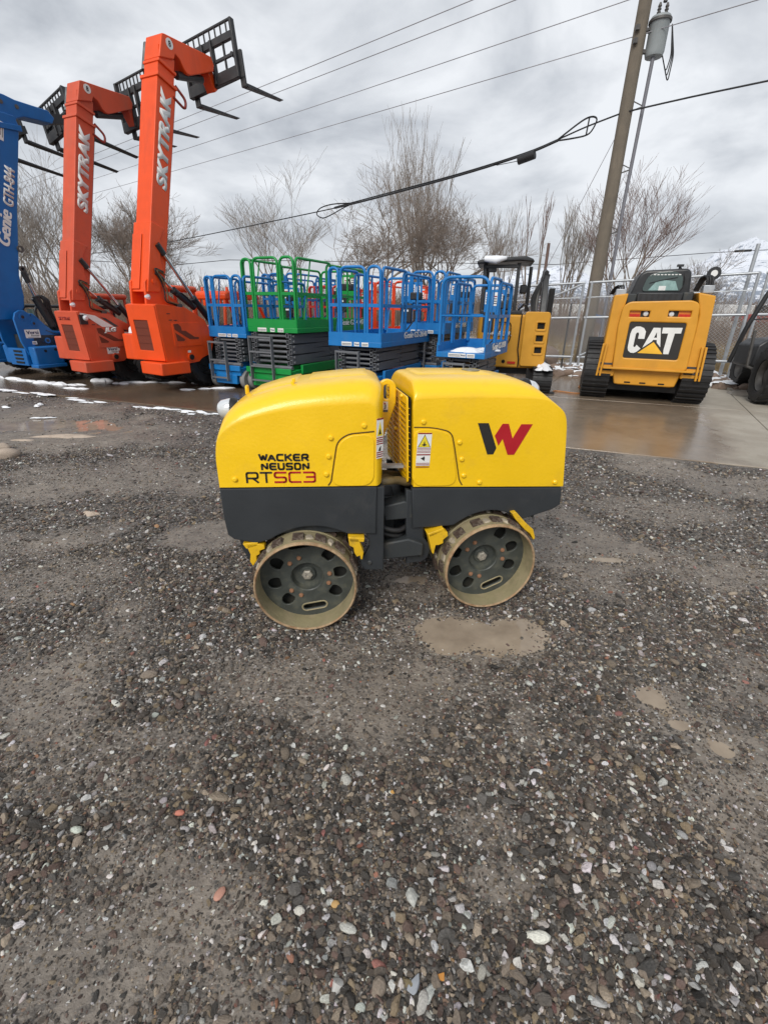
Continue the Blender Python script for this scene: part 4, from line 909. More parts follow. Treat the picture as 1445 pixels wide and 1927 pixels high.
    plate('number_disc',[circ(1.315,5.425,.072,24)],.004,M_wht,t,(bx1+.002,0,0),YZ); text('number_lettering','8',M_ink,t,(bx1+.0045,1.29,5.385),YZ,w=.05,h=.08,bold=.03)
    MB().tube([(bx0-.02,1.20,5.44),(bx0-.02,1.08,5.06)],.05,8).build('hose_carrier',M_bplast,t)
    MB().tube([(-.42,1.50,5.10),(-.42,2.10,5.24)],.06,12).build('tilt_cylinder',M_bplast,t)
    MB().prism([(2.25,5.50),(2.36,5.46),(2.46,5.20),(2.38,5.14),(2.24,5.36)],'x',-.58,-.38).build('carriage_link',M,t,bevel=.01)
    hose(t,[(bx1-.02,1.34,4.90),(bx1+.03,1.50,4.74),(bx1+.03,1.46,4.60),(bx1,1.25,4.72)],.022,mat('red_hose',(.25,.03,.02),.5))
    forks(t,*carr)
    text('side_lettering','SKYTRAK',M_wht,t,(bx1+.003,.815 if not old else .80,3.30),((0,.266,.964),(0,-.964,.266)),w=1.48,h=.215,bold=.04,shear=.25,thick=.004,smear=.10)
    # front edge shadow gap and black wear strip
    MB().prism([(.46,1.80),(1.338,4.85),(1.350,4.846),(.475,1.80)],'x',bx1-.02,bx0+.02).build('wear_strip',M_bplast,t)
    # lift and compensating rams on the right
    ram(t,(-.265,.42,2.44),(-.265,1.05,1.63),(-.265,1.55,1.10),.030,.062)
    ram(t,(-.265,.30,2.00),(-.265,.60,1.75),(-.265,1.05,1.46),.022,.060)
    hose(t,[(-.25,.44,2.03),(-.24,.22,2.10),(-.24,.34,1.90),(-.24,.40,1.72),(-.24,.36,1.55),(-.23,.62,1.49)],.012); hose(t,[(-.26,.50,1.98),(-.23,.25,2.08),(-.22,.38,1.88),(-.22,.44,1.70),(-.22,.40,1.56),(-.21,.66,1.50)],.012,M_hose)
    hose(t,[(-.22,.62,1.66),(-.21,.72,1.72),(-.20,.90,1.60),(-.20,1.0,1.46)],.011); MB().box(-.25,-.19,.60,.70,1.46,1.52).build('hose_block',M_steel,t)
    MB().tube([(-.31,.21,1.87),(-.25,.21,1.87)],.035,12).build('pivot_pin',M,t); MB().lathe([(0,-.05),(.04,-.03),(.045,.02),(0,.04)],(-.30,.06,1.62),'x',12).build('rear_lamp',M_lens,t)
    # cab on the far left
    cab=MB(); 
    for x in (-1.50,-.95):
        for y in (.75,1.75): cab.beam((x,y,.9),(x,y,1.78),.05,.05,(0,1,0))
    c=cab.build('cab_frame',M,t,bevel=.008); MB().box(-1.55,-.90,.68,1.82,1.74,1.86).build('cab_roof',M,c,bevel=.05); MB().box(-1.55,-.9,.70,1.80,.6,1.12).build('cab_body',M,c,bevel=.03)
    MB().lathe([(.035,0),(.035,.06),(.02,.08),(0,.08)],(-1.2,.8,1.86),'z',12).build('beacon',M_amber,c)
    # wheels and snow on the rear left mudguard
    wheel(t,-1.26,.93,.56,.36,rimm=M_dk,out=-1); wheel(t,-.22,1.05,.50,.34,rimm=M_dk); wheel(t,-1.26,2.8,.56,.36,rimm=M_dk,out=-1); wheel(t,-.22,2.8,.54,.36,rimm=M_dk)
    MB().prism([(.40,.75),(.47,1.04),(.70,1.20),(1.0,1.20),(1.0,1.14),(.72,1.13),(.52,1.0),(.46,.74)],'x',-1.48,-.98).build('mudguard',M_bplast,t,bevel=.01)
    sg=MB().prism([(.385,.80),(.455,1.07),(.68,1.25),(1.0,1.27),(1.0,1.195),(.70,1.205),(.475,1.03),(.41,.78)],'x',-1.46,-1.0).build('snow_cap',M_snow,t,bevel=.03,seg=3)
    if old:
        st=plate('side_stripe',[[(-.035,1.475),(.27,1.425),(.83,1.10),(1.13,1.07),(1.13,1.03),(.62,1.055),(.34,1.235),(.08,1.41),(-.03,1.435)]],.004,M_wht,t,(.004,0,0),YZ)
        plate('dark_stripe',[[(.38,1.40),(.50,1.37),(.86,1.145),(1.05,1.10),(.80,1.115)]],.004,M_bplast,t,(.0042,0,0),YZ)
        text('brand_lettering','JLG',M_wht,t,(.0165,.40,1.08),((0,1,0),(0,0,1)),w=.29,h=.115,bold=.06,shear=.2,thick=.003)
        text('brand_lettering','JLG',M_ink,t,(.0135,.392,1.072),((0,1,0),(0,0,1)),w=.306,h=.131,bold=.09,shear=.2,thick=.002)
        versi(t,(.002,.385,.665),YZ,.26,.145)
        text('rear_lettering','SKYTRAK',M_dred,t,(-.60,-.094,1.33),((1,0,0),(0,-.069,1)),w=.36,h=.065,bold=.02)
        lb=MB().box(.002,.03,-.07,.08,1.26,1.44).build('lamp_guard',M_bplast,t); MB().lathe([(0,.0),(.05,.01),(.055,.05),(.03,.08),(0,.08)],(.0,.04,1.38),'x',14).build('side_lamp',M_lens,lb)
        MB().box(.0,.004,.60,.68,.72,.77).build('label',M_wht,t)
    else:
        MB().box(.0,.004,.50,.57,.68,.72).build('label',M_wht,t)
    return t
orange_telehandler(M_org,'bright orange telehandler with its tall lettered boom raised highest, beside the scissor lifts',(-1.06,.13,2.42,6.05,5.20,2,(-.98,.17),1.15,8),org=(-3.951,8.698,.012))
orange_telehandler(M_org2,'faded orange telehandler with a white side stripe, standing between blue and bright orange ones',(-.80,.18,2.42,6.0,5.12,2,(-.62,.12),1.15,8),old=True,s=.907,org=(-5.563,9.103,.012))
def blue_telehandler(org, label, hidden=False):
    t=thing('telehandler',label,'telehandler',org,-25,'telehandlers parked on the slab'); M=M_blue2
    sp_=[(-.52,.80),(-.545,1.20),(-.50,1.30),(-.42,1.345),(-.34,1.34),(-.27,1.29),(-.20,1.285),(-.15,1.24),(-.02,1.08),(.10,.97),(.30,.945),(1.6,.93),(1.6,.55),(-.44,.55)]
    for x in (-.0,-.62): plate('side_plate',[[(y,z) for y,z in sp_]],.05,M,t,(x-.025,0,0),YZ,bevel=.012)
    for y,z,r in ((-.396,1.236,.06),(-.222,1.118,.05),(-.043,.797,.055),(-.25,1.27,.022)):
        MB().lathe([(r*.5,.012),(r,.012),(r,-.005)],(.0,y,z),'x',18).build('pivot_boss',M,t); MB().lathe([(0,.010),(r*.5,.010),(r*.5,-.004)],(.004,y,z),'x',14).build('pivot_pin',M_bplast,t)
    plate('plate_groove',[[(-.03,.985),(.12,.915),(.38,.895),(.38,.905),(.125,.93),(-.03,.995)]],.006,M_bplast,t,(.003,0,0),YZ)
    # counterweight boxes and the slotted centre
    MB().prism([(-.45,.355),(-.46,.70),(.07,.705),(.09,.66),(.09,.355)],'x',.0,.20).build('counterweight',M,t,bevel=.025)
    MB().prism([(-.47,.30),(-.47,.37),(.11,.37),(.11,.30)],'x',-.02,.215).build('counterweight_foot',M,t,bevel=.015)
    MB().prism([(-.45,.355),(-.46,.70),(.07,.705),(.09,.66),(.09,.355)],'x',-.85,-.64).build('counterweight',M,t,bevel=.025)
    MB().box(-.60,-.03,-.50,-.40,.34,.66).build('rear_slot_plate',M,t,bevel=.01)
    for i in range(4): MB().box(-.40,-.14,-.512,-.50,.38+.07*i,.415+.07*i).build('slot',M_hole,t)
    MB().prism([(.12,.50),(.12,.86),(.42,.90),(.45,.60)],'x',.0,.14).build('tank',M,t,bevel=.02)
    for y,z in ((-.25,.62),(-.05,.635)): MB().tube([(.195,y,z),(.204,y,z)],.028,12).build('tie_hole',M_hole,t)
    versi(t,(.003,-.43,.855),YZ,.275,.155)
    sticker(t,(.003,-.34,.735),YZ,.085,.06,[('b','',.01,.012,.06,.008,M_dred),('b','',.01,.03,.06,.012,M_lgrey)]); sticker(t,(.143,.20,.76),YZ,.06,.07,[('b','',.01,.02,.04,.02,M_lgrey)])
    MB().box(-.62,0,-.3,3,.45,.9).build('chassis',M_dk,t)
    # boom
    x0,x1=-.56,-.20
    bp=[(-.60,1.22),(-.50,1.60),(.04,4.30),(.10,4.60),(.505,4.60),(.545,4.45),(.138,3.07),(-.05,2.2),(-.13,1.95),(-.15,1.5),(-.22,1.30),(-.38,1.16)]
    bp=[(-.72,1.18),(-.60,1.70),(-.02,4.30),(.04,4.58),(.50,4.58),(.541,4.43),(.138,3.07),(-.134,1.967),(-.15,1.60),(-.20,1.40),(-.32,1.26),(-.50,1.18)]
    MB().prism(bp,'x',x0,x1).build('boom',M,t,bevel=.015)
    MB().prism([(-.05,4.30),(-.035,4.38),(.565,4.45),(.57,4.36)],'x',x0-.025,x1+.025).build('boom_collar',M,t,bevel=.008)
    MB().prism([(.04,4.50),(.18,4.86),(.42,4.865),(.60,4.84),(1.18,4.855),(1.28,4.76),(1.22,4.66),(.70,4.62),(.56,4.56),(.50,4.46)],'x',x0+.03,x1-.03).build('boom_head',M,t,bevel=.015)
    for y,z in ((.34,4.74),(.60,4.74)): MB().tube([(x1-.035,y,z),(x1-.02,y,z)],.035,12).build('pin',M_steel,t)
    text('side_lettering','Genie',M_wht,t,(x1+.003,-.175,2.44),((0,.33,.944),(0,-.944,.33)),w=.60,h=.20,bold=0,shear=.3,thick=.004,smear=.13)
    text('side_lettering','GTH-844',M_wht,t,(x1+.003,.075,3.10),((0,.30,.954),(0,-.954,.30)),w=.64,h=.17,bold=.012,shear=.12,thick=.004,smear=.10)
    sticker(t,(x1+.003,.20,4.13),((0,.26,.966),(0,-.966,.26)),.30,.17,[('t','Versi',.03,.08,.22,.06,M_navy),('t','Rentals',.08,.04,.16,.022,M_lgrey),('b','',.05,.012,.2,.012,M_lgrey)],name='rental_label')
    ram(t,(-.19,-.05,2.0),(-.19,.05,1.62),(-.19,.25,1.05),.03,.06); ram(t,(-.28,.0,2.1),(-.30,.10,1.58),(-.30,.35,.95),.03,.07)
    for i in range(4): hose(t,[(-.17-.02*i,.10+.03*i,1.62),(-.16,.19+.03*i,1.55),(-.17,.14+.04*i,1.30),(-.17,.30+.04*i,1.0)],.02)
    MB().lathe([(.03,-.01),(.06,-.01),(.06,.02),(.03,.02)],(x1+.01,.0,2.42),'x',16,True).build('boom_boss',M_steel,t)
    MB().lathe([(.03,-.01),(.055,-.01),(.055,.02),(.03,.02)],(x1+.01,-.06,2.08),'x',16,True).build('boom_boss',M_steel,t)
    MB().prism([(1.15,4.80),(1.85,4.98),(1.88,4.85),(1.2,4.66)],'x',x0+.08,x1-.08).build('carriage_link',M_bplast,t)
    forks(t,-1.50,-.60,1.90,5.40,4.72,2,(-1.40,-.62),1.35,-4,roll=-16)
    # cab seen past the boom
    c=MB();
    P=fillet([(.50,.62,.80),(.50,.62,1.42),(.50,1.5,1.42),(.50,1.5,.8)],.12,5); c.tube(P,.03,8)
    P=fillet([(.05,.62,.80),(.05,.62,1.42),(.05,1.5,1.42),(.05,1.5,.8)],.12,5); c.tube(P,.03,8); c.tube([(.05,.7,1.44),(.5,.7,1.44)],.025,8); c.tube([(.05,1.4,1.44),(.5,1.4,1.44)],.025,8)
    c=c.build('cab_frame',M_bplast,t,smooth=60); MB().box(.05,.30,.70,.74,.85,1.36).build('cab_glass',M_glass,c)
    MB().prism([(.25,.94),(.30,1.02),(.60,1.05),(.75,.96)],'x',.05,.40).build('snow_cap',M_snow,t,bevel=.03,seg=3)
    wheel(t,.32,.85,.52,.34,rimm=M); wheel(t,-.95,.85,.52,.34,rimm=M,out=-1); wheel(t,.32,3,.52,.34,rimm=M); wheel(t,-.95,3,.52,.34,rimm=M,out=-1)
    return t
blue_telehandler((-6.84,9.94,.012),'blue telehandler with white boom lettering and a rental sticker, left of the orange ones')
blue_telehandler((-8.42,10.62,.012),'blue telehandler cut off by the left picture edge, only its lower rear side showing')
# a third orange machine behind, its cab open and its boom down
t=thing('telehandler','orange telehandler parked furthest back with only roof, posts and steering wheel showing','telehandler',(-4.25,11.4,.012),-25,'telehandlers parked on the slab')
MB().prism([(0,1.62),(.0,1.74),(.10,1.80),(1.0,1.80),(1.15,1.72),(1.15,1.64)],'x',-.25,.78).build('cab_roof',M_org,t,bevel=.03)
for x in (-.2,.72):
    MB().tube([(x,.05,1.65),(x,-.02,1.05)],.035,8).build('cab_post',M_org,t); MB().tube([(x,1.08,1.66),(x,1.5,1.0)],.035,8).build('cab_post',M_org,t)
    MB().lathe([(.03,0),(.03,.07),(.015,.09),(0,.09)],(x*.8,.3,1.80),'z',10).build('beacon',M_org,t)
for i in range(5): MB().box(-.05+.15*i,.02+.15*i,.02,.06,1.50,1.62).build('roof_guard_bar',M_org,t)
MB().box(-.6,1.3,.1,3.4,.55,1.06).build('body',M_org,t,bevel=.05)
sw_=MB(); sw_.tube([(.35+.14*math.cos(a),.75+.05*math.sin(a),1.20+.13*math.sin(a)) for a in np.linspace(0,2*math.pi,20)],.014,6,False); sw_.tube([(.35,.78,1.2),(.35,1.0,1.02)],.025,8); sw_.build('steering_wheel',M_bplast,t)
for y in (.5,2.9): wheel(t,1.05,y,.5,.34,rimm=M_org); wheel(t,-.4,y,.5,.34,rimm=M_org,out=-1)
# ================================================================== scissor lifts
def scissor_lift(label, org, M, W, L, zb, gap, letter=None, snow=False, layers=5, over=.0, group='scissor lifts parked in a row on the slab', yaw=-25, labels=True, open_end=False):
    """origin: ground under the front right platform corner; +y is the length of the machine"""
    t=thing('scissor_lift',label,'scissor lift',org,yaw,group); z0=zb; k=gap/1.25
    zf=z0+.09*k; zt=z0+.235*k; ztop=z0+gap; r=.023; R=.11
    pf=MB().prism([(-W,0),(0,0),(0,L),(-W,L)],'z',z0,zf).build('platform_deck',M,t,bevel=.008)
    # toe boards (plates with thickness)
    tb=MB(); 
    for a,b in (() if open_end else (((-W+.012,.012),(-.012,.012)),))+(((-.012,.012),(-.012,L-.012)),((-.012,L-.012),(-W+.012,L-.012)),((-W+.012,L-.012),(-W+.012,.012))):
        tb.beam((*a,(zf+zt)/2),(*b,(zf+zt)/2),.018,zt-zf,(0,0,1))
    tb.build('toe_board',M,t,smooth=0)
    def loop(p0,p1,top,mid=True,name='guard_rail',rr=r,RR=R,parent=t):
        (xa,ya),(xb,yb)=p0,p1; mb=MB()
        mb.tube(fillet([(xa,ya,zt-.04),(xa,ya,top),(xb,yb,top),(xb,yb,zt-.04)],RR,6),rr,8)
        if mid:
            zm=z0+.675*k; mb.beam((xa,ya,zm),(xb,yb,zm),.028,.05,(0,0,1))
        return mb.build(name,M,parent,smooth=60)
    yE=.03; a=W
    if open_end: loop((-a+.03,yE),(-.04,yE),ztop+.012,mid=False,RR=.16); MB().tube([(-a+.05,yE,z0+.675*k),(-.05,yE,z0+.675*k)],.012,6).build('entry_bar',M,t,smooth=60)
    else: loop((-a+.03,yE),(-a*.80,yE),ztop); loop((-a*.755,yE),(-a*.31,yE),ztop+.01,name='entry_gate'); loop((-a*.265,yE),(-.04,yE),ztop+.012)
    for x in (-.03,-W+.03):
        loop((x,yE+.05),(x,L*.46),ztop+.005); loop((x,L*.40),(x,L-.05),ztop-.03)
        MB().tube([(x-.02 if x<-.1 else x+.0,yE+.25,zt),(x,L*.20,ztop-.02)],.014,6).build('rail_brace',M,t,smooth=60)
        MB().tube([(x,L*.70,zt),(x,L*.70,ztop-.04)],r*.9,8).build('rail_post',M,t,smooth=60)
    loop((-W+.05,L-.03),(-.05,L-.03),ztop-.03)
    for f in (.30,.52): MB().tube([(-W*f,L-.03,zt),(-W*f,L-.03,ztop-.04)],r*.9,8).build('rail_post',M,t,smooth=60)
    # document panel, controller
    pn=MB().box(-W*.62,-W*.18,L-.075,-.06+L,z0+.62*k,ztop-.10).build('placard_panel',M,t,bevel=.005)
    for i,(u,v,ww,hh) in enumerate(((.03,.50,.30,.42),(.40,.45,.26,.46),(.72,.55,.2,.3))):
        q=W*.44; h=(ztop-.10)-(z0+.62*k); b=MB().box(-W*.62+u*q,-W*.62+(u+ww)*q,L-.079,L-.075,z0+.62*k+v*h,z0+.62*k+(v+hh)*h).build('label',M_wht,pn)
        for j in range(4): link('label_bar',MB().box(-W*.62+(u+.03)*q,-W*.62+(u+ww-.03)*q,L-.0805,L-.079,z0+.62*k+(v+.06+.08*j)*h,z0+.62*k+(v+.10+.08*j)*h).mesh('label_bar'),M_dred if j==3 else M_lgrey,b)
    db=MB().box(-W*.60,-W*.36,L-.16,L-.08,z0+.36*k,z0+.74*k).build('document_box',M_bplast,t,bevel=.015)
    MB().box(-W*.52,-W*.42,L-.163,L-.16,z0+.58*k,z0+.62*k).build('label',M_wht,db)
    cb=MB().box(-W*.26,-W*.04,L*.78,L*.78+.12,z0+.80*k,z0+.94*k).build('controller',M_bplast,t,bevel=.02)
    MB().tube([(-W*.12,L*.82,z0+.94*k),(-W*.12,L*.80,z0+1.03*k)],.018,8).build('joystick',M_bplast,cb)
    hose(t,[(-W*.15,L*.80,z0+.80*k),(-W*.10,L*.78,z0+.5*k),(-W*.22,L*.66,z0+.2*k),(-W*.35,L*.5,zf+.02)],.013)
    # chassis, ladder, wheels
    zl=.20; zc=.40
    MB().prism([(over-.02,zl+.06),(over-.02,zc),(over+.25,zc+.02),(L-.3,zc+.02),(L-.12,zc-.06),(L-.12,zl),(over+.2,zl)],'x',-W+.10,-.10).build('chassis',M,t,bevel=.01)
    MB().box(-.11,-.06,over+.30,L-.25,zc-.06,zc+.10).build('side_rail',M,t,bevel=.006); MB().box(-W+.06,-W+.11,over+.30,L-.25,zc-.06,zc+.10).build('side_rail',M,t,bevel=.006)
    fb=MB().box(-W+.08,-.08,over-.06,over-.02,zc-.05,zc+.05).build('front_bumper',M,t,bevel=.006)
    MB().box(-W+.2,-.2,over-.03,over+.3,.10,zl+.08).build('pothole_guard',M,t,bevel=.01)
    for x,o_ in ((-.10,1),(-W+.10,-1)):
        for y in (over+.16,L-.42):
            wh=MB().lathe([(.06,-.055),(.165,-.055),(.178,-.04),(.178,.04),(.165,.055),(.06,.055)],(0,0,0),'x',24).build('wheel',M_sgry2,t); wh.location=(x,y,.178)
            link('hub',MB().lathe([(.085,.02*o_),(.085,.06*o_),(.05,.066*o_),(0,.066*o_)],(0,0,0),'x',14).mesh('hub'),M_sgry,wh)
    xl,xr=-W*.78,-W*.36; yl_=over-.11
    ld=MB()
    for x in (xl,xr): ld.beam((x,yl_,.17),(x,yl_,z0-.06),.018,.075,(0,1,0))
    lo=ld.build('ladder',M_sgry,t,smooth=0,bevel=.004)
    nr=max(3,int((z0-.2)/.19))
    for i in range(nr): MB().beam((xl,yl_-.005,.22+i*(z0-.30)/(nr-1)),(xr,yl_-.005,.22+i*(z0-.30)/(nr-1)),.05,.028,(0,0,1)).build('rung',M_sgry,lo,smooth=0)
    # stacked scissor arms: hollow beams in inner and outer pairs
    za=zc+.10; n=layers; dz=(z0-za-.01)/n; bh=dz*.90
    arm=MB().beam((0,0,0),(0,L-.30,0),.050,bh,(0,0,1),hollow=.016).mesh('scissor_arm',0); arm.materials.append(M_sgry)
    for i in range(n):
        for x,ph in ((-.17,0),(-.235,1),(-W+.17,0),(-W+.235,1)):
            o=bpy.data.objects.new('scissor_arm',arm); COL.objects.link(o); o.parent=t; sg=1 if (i+ph)%2 else -1
            o.location=(x,over+.10,za+dz*(i+.5)-sg*.012); o.rotation_euler=(sg*R_(.7),0,0)
        MB().tube([(-W+.12,over+.17,za+dz*(i+.5)),(-.12,over+.17,za+dz*(i+.5))],min(.026,dz*.26),8).build('cross_pin',M_sgry,t)
        for y in (over+.17,L*.5,L-.28):
            bolt(t,-.143,y,za+dz*(i+.5),.022,.02,M_sgry,'x',1,'pin_head')
    MB().tube([(-W*.5,over+.3,za+.02),(-W*.5,L*.7,z0-.1)],.045,10).build('lift_cylinder',M_bplast,t)
    MB().tube([(-W+.12,over+.06,zc+.06),(-.12,over+.06,zc+.06)],.035,10).build('slide_tube',M_sgry,t)
    if letter:
        Lx=letter[2] if len(letter)>2 else .50
        text('side_lettering',letter[0],M_wht,t,(.0015,L*Lx,zf+.025),YZ,w=letter[1]*.36,h=(zt-zf)*.78,bold=0,shear=.2,thick=.003,smear=.13)
        text('side_lettering',letter[3],M_wht,t,(.0015,L*Lx+letter[1]*.42,zf+.025),YZ,w=letter[1]*.58,h=(zt-zf)*.72,bold=0,shear=.1,thick=.003,smear=.12)
    if labels:
        for i,(x,w_) in enumerate(((-W*.74,.20),(-W*.50,.10),(-W*.36,.13))):
            b=sticker(t,(x,-.001,z0+.012),XZ,w_,zf-z0-.022,[('b','',.01,.012,w_-.02,.008,M_lgrey),('b','',.01,.03,w_-.02,.010,M_lgrey)] if i!=1 else [('t','Versi',.01,.018,w_-.02,.03,M_navy)])
    if snow:
        sb=MB(); heap(sb,-W*.45,.30,W*.36,.20,0,.07,77,zf); heap(sb,-W*.2,.9,.2,.35,0,.05,78,zf); sb.build('snow_patch',M_snow,t,smooth=80)
    return t
scissor_lift('blue scissor lift furthest left, between the bright orange telehandler and the green lift',(-2.659,9.30,.012),M_blue,.93,2.1,.945,1.05,('Genie',.9,.42,'GS-2632'),over=-.12,layers=6)
scissor_lift('green scissor lift with tall guard rails, the only green machine on the slab',(-1.616,8.90,.012),M_grn,1.20,2.70,1.065,1.21,('Genie',1.05,.56,'GS-4047'),layers=6,over=-.10)
scissor_lift('blue scissor lift with large black document box, directly behind the gap in the roller',(-.50+.40,8.12,.012),M_blue,1.02,2.30,.90,1.20,('Genie',1.15,.42,'GS-2646'),layers=5)
scissor_lift('small blue scissor lift with snow on its low deck, rightmost of the row',(1.521,7.60,.012),M_blue,.80,1.70,.80,1.15,('Genie',1.0,.28,'GS-1930'),snow=True,layers=4,open_end=True)
scissor_lift('blue scissor lift half hidden behind the small snowy one',(1.12,9.95,.012),M_blue,.95,2.2,1.05,1.12,('Genie',1.0,.25,'GS-2646'),layers=5)
scissor_lift('blue scissor lift whose upper rails show between the green lift and the leftmost blue one',(-2.15,11.9,.012),M_blue,1.0,2.3,1.05,1.15,None,layers=5)
scissor_lift('red scissor lift seen through the green guard rails',(-1.15,12.6,.012),M_lred,1.0,2.3,.98,1.0,None,layers=5,labels=False)
scissor_lift('orange red scissor lift seen through the rails of the lift behind the roller',(.40,12.5,.012),mat('lift_orange_red',(.72,.06,.012),.42,dirt=(.35,.05,.03),ds=4,damt=.3),1.05,2.3,.80,1.30,None,layers=4,labels=False)

# ================================================================== mini excavator
t=thing('mini_excavator','yellow mini excavator with black canopy and snow on its roof, right of the lifts','mini excavator',(3.167,9.80,.012),-12); M=M_cat2
# tail counterweight with three vents: an outer skin with real openings
body=fillet([(-1.40,.62,0),(-1.36,.10,0),(-1.05,-.02,0),(-.52,-.03,0),(-.05,.02,0),(.06,.30,0),(.06,1.5,0),(-1.40,1.5,0)],.14,6,True)
MB().prism([(a,b) for a,b,_ in body],'z',.44,1.44).build('upper_body',M,t,bevel=.03,smooth=50)
eng=plate('engine_door',[rect(-.47,.50,-.02,1.49,.05)]+[rect(-.238,z,-.080,z+.132,.025) for z in (1.18,.95,.73)],.05,M,t,(0,-.052,0),((1,.06,0),(0,0,1)),bevel=.012)
for z in (1.18,.95,.73): 
    MB().box(-.25,-.07,-.052,-.042,z-.012,z+.145).build('vent_recess',M_hole,eng)
    plate('vent_frame',[rect(-.262,z-.022,-.056,z+.154,.04),rect(-.242,z-.003,-.076,z+.135,.028)],.016,M,eng,(0,-.084,0),((1,.06,0),(0,0,1)),bevel=.004)
MB().tube([(-.505,-.055,.46),(-.505,-.06,.62),(-.545,-.06,.80),(-.545,-.06,1.46)],.012,6).build('door_seam',M_hole,t)
MB().tube(fillet([(-1.0,-.055,1.30),(-.735,-.055,1.30),(-.715,-.055,1.0),(-.78,-.055,.86)],.06,4),.010,6).build('door_seam',M_hole,t)
MB().box(-.40,-.32,-.10,-.095,.98,1.10).build('door_handle',M,t,bevel=.005)
MB().box(-.72,-.56,-.045,-.035,.52,.565).build('red_reflector',M_rlens,t); MB().tube([(-.80,-.04,.56),(-.80,-.02,.56)],.035,12).build('tail_hole',M_hole,t)
text('brand_lettering','WHEELER',M_wht,t,(-1.22,-.0475,1.05),((1,.0,0),(0,0,1)),w=.52,h=.08,bold=.03,thick=.004,smear=.12)
MB().prism([(-1.36,.05),(-.55,.02),(-.50,.9),(-1.36,.9)],'z',1.44,1.52).build('cowl',M_bplast,t,bevel=.02)
bk=MB().box(-1.15,-.74,.28,.36,1.52,1.82).build('seat_back',M_bplast,t,bevel=.04); text('seat_lettering','DEERE',mat('grey_print',(.30,.30,.31),.5),bk,(-1.10,.278,1.70),XZ,w=.32,h=.06,bold=.03)
# canopy
for x,y in ((-1.34,.25),(-.70,.20),(-.42,1.05),(-1.3,1.05)):
    MB().beam((x,y,1.5),(x+(.0),y,2.36),.07,.05,(0,1,0)).build('canopy_post',M_bplast,t,bevel=.01)
MB().beam((-1.34,.22,2.30),(-.70,.18,2.30),.05,.06).build('canopy_beam',M_bplast,t,bevel=.01)
MB().prism([(-1.50,2.33),(-1.50,2.385),(-1.42,2.41),(-.75,2.46),(-.58,2.465),(-.46,2.42),(-.42,2.37),(-.5,2.37),(-.70,2.385),(-1.3,2.345)],'y',.05,1.15).build('canopy_roof',M_bplast,t,bevel=.025,smooth=50)
sb=MB(); heap(sb,-1.18,.45,.26,.40,0,.075,61,2.405); sb.tube([(-1.36,.06,2.42),(-1.15,.04,2.40),(-.95,.05,2.435)],[.05,.075,.03],8); sb.build('snow_cap',M_snow,t,smooth=80)
sb=MB(); heap(sb,-.26,.1,.16,.1,0,.035,62,1.44); sb.build('snow_cap',M_snow,t,smooth=80)
MB().box(-1.28,-1.12,.2,.3,2.20,2.29).build('work_light',M_bplast,t,bevel=.01)
# boom and dipper beyond, hoses and mirror
MB().prism([(.8,1.3),(1.0,1.9),(1.25,2.24),(1.42,2.20),(1.22,1.8),(1.05,1.3)],'x',-.14,-.02).build('boom',M_bplast,t,bevel=.015)
MB().prism([(1.22,2.23),(1.5,2.26),(2.2,1.95),(2.15,1.84),(1.45,2.10)],'x',-.13,.0).build('dipper',M_bplast,t,bevel=.012)
MB().prism([(1.95,2.0),(2.25,1.98),(2.25,1.1),(2.05,1.1)],'x',.10,.22).build('bucket_link',M_bplast,t,bevel=.012)
MB().tube([(-.24,.8,1.4),(-.22,1.1,2.0)],.045,10).build('boom_cylinder',M_steel,t); ram(t,(-.08,1.25,2.26),(-.08,1.6,2.30),(-.08,2.1,2.06))
for i in range(3): hose(t,[(-.25-.03*i,.7,1.45),(-.30-.03*i,.85,1.75),(-.22-.02*i,1.0,1.95),(-.12,1.2,2.2)],.018)
MB().box(-.62,-.48,.55,.63,1.83,2.0).build('mirror',M_bplast,t,bevel=.03); hose(t,[(-.62,.2,1.52),(-.50,.1,1.66),(-.42,.15,1.52)],.02)
# undercarriage with snow lying on the near track
MB().box(-1.1,-.3,.2,1.5,.30,.46).build('undercarriage',M_blk,t)
def track(parent,x0,x1,ya,yb,h,n=20,m=M_blk,snowy=False):
    r=h/2; P=[]
    for i in range(9): a=R_(90+180*i/8); P.append((ya+r+r*math.cos(a),r+r*math.sin(a)))
    for i in range(9): a=R_(-90+180*i/8); P.append((yb-r+r*math.cos(a),r+r*math.sin(a)))
    b=MB().prism(P,'x',x0,x1).build('track',m,parent,smooth=30)
    per=[];
    L_=len(P)
    for i in range(L_):
        a=Vector((P[i][0],P[i][1],0)); c=Vector((P[(i+1)%L_][0],P[(i+1)%L_][1],0)); d=(c-a).length; k=max(1,int(round(d/.105)))
        for j in range(k): per.append((a+(c-a)*(j+.5)/k,(c-a).normalized()))
    lm=MB().box(x0-.004,x1+.004,-.022,.022,-.01,.022).mesh('track_lug',0); lm.materials.append(m)
    for p,d in per:
        o=bpy.data.objects.new('track_lug',lm); COL.objects.link(o); o.parent=b; nrm=Vector((-d.y,d.x)) if False else Vector((d.y,-d.x))
        o.matrix_basis=Matrix(((1,0,0,0),(0,d.x,-nrm.x if nrm.dot(Vector((p.x-(ya+yb)/2,p.y-r)))<0 else nrm.x,p.x),(0,d.y,-nrm.y if nrm.dot(Vector((p.x-(ya+yb)/2,p.y-r)))<0 else nrm.y,p.y),(0,0,0,1)))
    return b
track(t,-.20,.16,-.42,1.6,.47); track(t,-1.45,-1.1,-.42,1.6,.47)
sb=MB(); heap(sb,-.03,.20,.19,.62,0,.10,63,.47); heap(sb,-.02,-.25,.16,.16,0,.06,64,.45); sb.build('snow_cap',M_snow,t,smooth=80)

